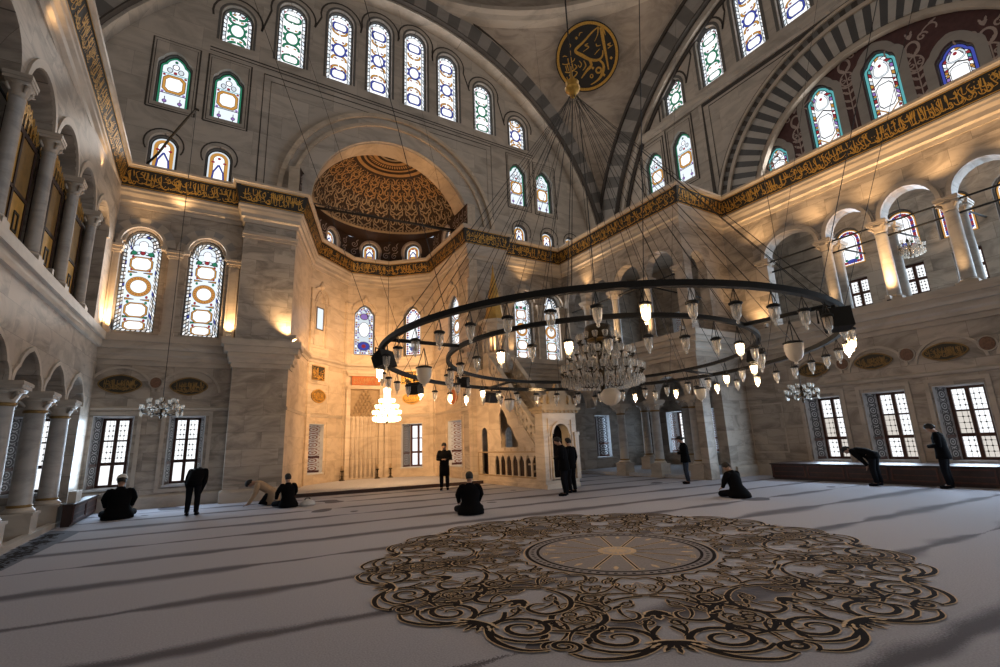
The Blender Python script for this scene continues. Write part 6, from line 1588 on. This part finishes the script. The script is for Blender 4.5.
for k in range(NS):
    t0 = R(-126.5)+2*PI*k/NS
    def f(p):    # p = (across, outward radius)
        a = t0+p[0]/3.0; r = 1.5+(p[1]-1.5)*.985; return (r*cos(a), r*sin(a))
    def F(pts): return [f(p) for p in pts]
    # slate ground patches
    for s in (-1, 1):
        m = lambda pts: F([(s*x, y) for x, y in pts])
        scroll(A, m(smooth([(0, 1.60), (.30, 1.55), (.48, 1.72), (.42, 1.98), (.18, 2.2), (.12, 2.26)], 4)), 0.045, 0, 1, 2, 0.0103)
        scroll(A, m(spiral(.2, 1.92, .13, PI, 1.3, -1)), 0.028, 0, 1, 2, 0.0094)
        scroll(A, m(smooth([(.05, 2.3), (.3, 2.36), (.55, 2.55), (.62, 2.85), (.45, 3.08), (.22, 3.02), (.2, 2.85), (.32, 2.78)], 4)), 0.060, 0, 1, 3, 0.0122)
        scroll(A, m(smooth([(.10, 2.22), (.4, 2.2), (.72, 2.3), (.98, 2.15), (1.1, 1.9)], 4)), 0.047, 0, 1, 2, 0.0103)
        scroll(A, m(smooth([(.62, 2.62), (.92, 2.75), (1.05, 3.1), (.85, 3.42), (.5, 3.5)], 4)), 0.066, 0, 1, 3, 0.0131)
        scroll(A, m(spiral(.40, 3.52, .33, .6, 2.0, 1)), 0.062, 0, 1, 4, 0.0131)
        scroll(A, m(smooth([(.05, 3.2), (.14, 3.4), (.12, 3.62), (.30, 3.88), (.55, 3.98), (.72, 3.90)], 4)), 0.065, 0, 1, 3, 0.0131)
        scroll(A, m(spiral(.80, 3.80, .13, 1.2, 1.4, -1)), 0.050, 0, 1, 3, 0.0103)
        scroll(A, m(spiral(.80, 2.45, .18, -.6, 1.5, 1)), 0.041, 0, 1, 3, 0.0094)
        scroll(A, m(spiral(.62, 1.72, .12, .8, 1.4, -1)), 0.031, 0, 1, 2, 0.0094)
        for (x_, y_, r_, a_, tn, dd) in ((.30, 2.58, .11, .5, 1.5, 1), (.98, 2.75, .13, 2., 1.5, -1), (.70, 3.02, .10, 1., 1.4, 1), (.14, 3.10, .09, 0., 1.3, 1), (.95, 3.3, .12, .4, 1.5, -1), (.45, 1.85, .09, 2., 1.3, 1), (.80, 2.0, .10, 3., 1.4, -1), (.18, 2.08, .07, 1., 1.2, 1), (.98, 1.62, .08, 1., 1.3, -1)):
            scroll(A, m(spiral(x_, y_, r_, a_, tn, dd)), 0.029, 0, 1, 3, 0.0084)
        for b0, b1, b2, b3 in (((.98, 2.75), (.8, 2.6), (.7, 2.8), (.66, 3.0)), ((.30, 2.5), (.45, 2.62), (.42, 2.9), (.25, 3.05)), ((.95, 3.2), (.8, 3.3), (.78, 3.5), (.82, 3.68)), ((.8, 1.95), (.6, 2.05), (.5, 2.0), (.45, 1.9)), ((.08, 3.0), (.2, 3.1), (.2, 3.3), (.1, 3.45)), ((1.0, 2.3), (.9, 2.45), (.95, 2.6), (1.05, 2.7))):
            scroll(A, m(bez(b0, b1, b2, b3, 8)), 0.037, 0, 1, 2, 0.0094)
        scroll(A, m(spiral(.84, 3.12, .13, 2.6, 1.5, -1)), 0.037, 0, 1, 4, 0.0094)
        for (x, y, an, l_, w_) in ((.36, 2.62, .9, .26, .07), (.60, 3.2, 2.2, .28, .08), (.25, 2.42, 1.7, .2, .05), (.85, 2.85, .4, .25, .07), (.50, 2.2, .6, .22, .05), (.70, 2.05, 1.4, .2, .05), (.3, 3.3, 2.5, .2, .06), (.95, 3.55, 1.5, .22, .06), (.55, 1.58, .3, .16, .04), (.9, 1.75, 1.2, .18, .045), (1.02, 2.4, 1.0, .2, .05)):
            l_ *= .8; w_ *= .62; P = leaf(s*x, y, an if s > 0 else PI-an, l_, w_); Q = leaf(s*x-.008*s, y-.01, an if s > 0 else PI-an, l_*1.14, w_*1.42)
            A.poly(F(Q), 1, 4); A.poly(F(P), 0, 5)
    A.ribbon(F([(-.2, 2.26), (.2, 2.26)]), .07, 1, 3); A.ribbon(F([(-.18, 2.26), (.18, 2.26)]), .04, 0, 4)
    for q in range(-3, 4):
        an = PI/2+q*.40; P = leaf(0, 3.55, an, .27-.02*abs(q), .030); Q = leaf(0, 3.53, an, .31-.02*abs(q), .048); A.poly(F(Q), 1, 5); A.poly(F(P), 0, 6)
    for q in (-1, 0, 1):
        an = PI/2+q*.6; A.poly(F(leaf(0, 1.72, an, .3, .05)), 1, 3); A.poly(F(leaf(0, 1.73, an, .26, .035)), 2, 4)
        A.poly(F(leaf(0, 2.75, an, .3, .09)), 1, 3); A.poly(F(leaf(0, 2.76, an, .26, .06)), 0, 4)
me_ = A.mb(lambda a, b, d: (a, b, .004+d), .0008, eps=3e-6)
base = MB(); base.lathe([(3.7, 0), (3.7, .0035)], 96)
ob = me_.build('carpet_medallion', ['rugdark', 'ruggold', 'rugblue', 'rugbase'], None, (cxm, cym, 0)); tag(ob, 'round floral scroll medallion woven in brown and beige in the middle of the carpet', 'carpet')
# darker patterned runner in the left corner of the floor
rn = MB(); rn.add([(-3.1, 11.0, .004), (-2.65, 11.6, .004), (-2.37, 16.28, .004), (-3.1, 17.0, .004)], [(0, 1, 2, 3)], 0)
A = Art(); rnd = random.Random(5)
for k in range(110):
    x = rnd.uniform(-3.0, -2.75); y = rnd.uniform(11.6, 16.3)
    if rnd.random() < .5: A.poly(leaf(x, y, rnd.uniform(0, 6.3), rnd.uniform(.15, .32), .07), 1, 2)
    else: A.ribbon(spiral(x, y, .12, rnd.uniform(0, 6), 1.1, rnd.choice((-1, 1))), .04, 1, 2)
A.mb(lambda a, b, d: (a, b, .004+d), .001, rn, eps=3e-6)
ob = rn.build('patterned_rug', ['rugslate', 'rugdark']); tag(ob, 'dark blue-grey patterned rug on the floor at the left picture edge', 'rug')
# small heaps: shoes and bag on the carpet by the kneeling pair
o = empty('bundle', (3.05, 17.15, 0)); tag(o, 'small pale bundle lying on the carpet right of the kneeling man', 'bag')
b = MB(); b.lathe([(.12, 0), (.20, .03), (.19, .10), (.12, .17), (.03, .2)], 12, sx=1.2, sy=.8); b.build('bag_body', 'cloth_white', o)
b = MB(); b.tube([(-.12, 0, .14), (-.05, -.02, .24), (.06, .02, .23), (.12, 0, .13)], .015, 6); b.build('bag_handle', 'cloth_navy', o)

# ================================================================== LIGHT
WARM = (1., .61, .28)
# apse floodlit from fittings on its side ledges and by the lit chandelier
point('chandelier_light', (5.9, 17.9, 3.2), 380, (1., .60, .28), .35)
for p_, t_, e_ in (((3.4, 21.6, 6.5), (7.0, 26, 5), 260), ((10.3, 21.3, 6.5), (6.8, 26.3, 5), 260), ((3.6, 21.9, 6.6), (9.5, 25, 9.5), 220), ((10.2, 21.6, 6.6), (5, 25.8, 9.5), 220), ((5.2, 21.0, 12.8), (7.5, 22.3, 16.5), 45), ((9.6, 20.9, 12.8), (7.0, 22.3, 16.5), 45), ((7.0, 18.5, 3.2), (7.2, 26, 1.5), 330), ((7.0, 17.5, 3.2), (11.0, 21, 1.5), 160)):
    spot('apse_floodlight', p_, t_, e_*2.7, (1., .57, .25), 105, .9, .15)
# uplights standing on the ledges
UPS = [((-3.02, 20.7, 6.1), (-3.25, 21.05, 9), 190), ((.52, 20.72, 6.15), (.5, 21.0, 9), 150), ((2.85, 20.75, 6.1), (2.66, 21.2, 10), 150), ((2.55, 20.3, 6.1), (2.6, 20.62, 9), 110), ((-2.5, 20.6, 10.0), (-2.5, 21.0, 12), 18), ((-1.46, 20.5, 10.9), (-1.4, 21., 12), 18),
       ((-3.25, 18.0, 10.6), (-3.4, 17.5, 12.4), 20), ((-3.25, 12.0, 10.6), (-3.4, 12.5, 12.4), 14), ((16.65, 18.6, 9.6), (16.9, 18.0, 12.3), 45), ((16.65, 16.8, 6.1), (16.95, 16.8, 11), 70), ((16.65, 14.7, 6.1), (16.95, 14.7, 11), 70), ((16.6, 12.6, 6.1), (16.9, 12.8, 11), 80), ((14.3, 20.2, 10.0), (14.3, 20.6, 12), 30), ((13.3, 20.2, 6.1), (13.3, 20.6, 10), 30), ((12.0, 19.8, 6.1), (12., 20.2, 11.5), 60),
       ((XR-.62, 6.50, 6.15), (XR+.2, 6.58, 8.6), 150), ((XR-.4, 8.4, 6.15), (XR, 8.4, 10), 40), ((XR-.4, 4.65, 6.15), (XR, 4.65, 10), 40), ((XR-.5, 11.2, 5.98), (XR, 11.2, 9.5), 60), ((XR-.75, 8.39, 9.2), (XR-.2, 8.39, 12.2), 52), ((XR-.75, 6.53, 9.2), (XR-.2, 6.53, 12.2), 52), ((XR-.75, 10.67, 9.2), (XR-.2, 10.67, 12.2), 52), ((XR-.75, 4.56, 9.2), (XR-.2, 4.56, 12.2), 52), ((XR-.75, 2.59, 9.2), (XR-.2, 2.59, 12.2), 52)]
for p_, t_, e_ in UPS: spot('ledge_uplight', p_, t_, e_*(3 if e_ > 50 else 1.6), WARM, 100, .9, .06)
spot('ring_floodlight', (8.2, 11.3, 3.15), (11.2, 17.6, 2.0), 420, (1., .64, .30), 60, .8, .1)
NF = [0]
for p_, lab in (((LW(14.6, .08).x, 14.6, 5.97), 'small pale floodlight standing on the left gallery ledge'), ((XR-.3, 10.9, 5.97), 'small floodlight on the right ledge near the corner pier'), ((.52, 20.72, 5.97), 'small floodlight on the ledge under the lit pilaster right of the tall windows'), ((XR-.32, 6.58, 5.97), 'small floodlight at the foot of the brightly lit gallery column'), ((16.62, 12.6, 5.97), 'small floodlight on the corner ledge of the right loge')):
    o = empty('ledge_floodlight', p_); tag(o, lab, 'floodlight'); b = MB(); b.box(-.10, -.07, .03, .10, .07, .17); b.build('lamp_housing', 'marble_smooth', o)
    b = MB(); b.box(-.08, -.05, .17, .08, .05, .176); b.build('lamp_glass', 'bulbsoft', o); b = MB(); b.box(-.06, -.05, 0, .06, .05, .03); b.build('lamp_foot', 'iron', o)
area('gallery_fill', (21.7, -7.7, 8.4), (-PI/2, 0, PI), 1.6, 3.2, 420, COOL)  # unseen fill light added to brighten the gallery; no window is built there
w = bpy.data.worlds.new('sky'); sc.world = w; w.use_nodes = True
bg = w.node_tree.nodes['Background']; bg.inputs[0].default_value = (.75, .86, 1, 1); bg.inputs[1].default_value = .6

# ================================================================== CAMERA
cd = bpy.data.cameras.new('camera'); cam = bpy.data.objects.new('camera', cd); COL.objects.link(cam)
cd.sensor_width = 36; cd.lens = 36*481/1000; cd.clip_end = 200
pit, rol, yaw = R(12.72), R(-2.25), R(31.6)
fw = Vector((sin(yaw)*cos(pit), cos(yaw)*cos(pit), sin(pit))); r0 = Vector((cos(yaw), -sin(yaw), 0)); u0 = r0.cross(fw)
r1 = r0*cos(rol)+u0*sin(rol); u1 = -r0*sin(rol)+u0*cos(rol)
cam.matrix_world = Matrix(((r1.x, u1.x, -fw.x, 0), (r1.y, u1.y, -fw.y, 0), (r1.z, u1.z, -fw.z, 1.75), (0, 0, 0, 1)))
sc.camera = cam
sc.view_settings.view_transform = 'Standard'; sc.view_settings.look = 'None'; sc.view_settings.exposure = .40; sc.view_settings.gamma = 1.
try: sc.view_settings.use_curve_mapping = False
except Exception: pass
sc.cycles.use_denoising = True
sc.cycles.max_bounces = 6; sc.cycles.diffuse_bounces = 4; sc.cycles.glossy_bounces = 2; sc.cycles.transmission_bounces = 4; sc.cycles.transparent_max_bounces = 10
sc.cycles.caustics_reflective = False; sc.cycles.caustics_refractive = False
sc.cycles.sample_clamp_indirect = 4.
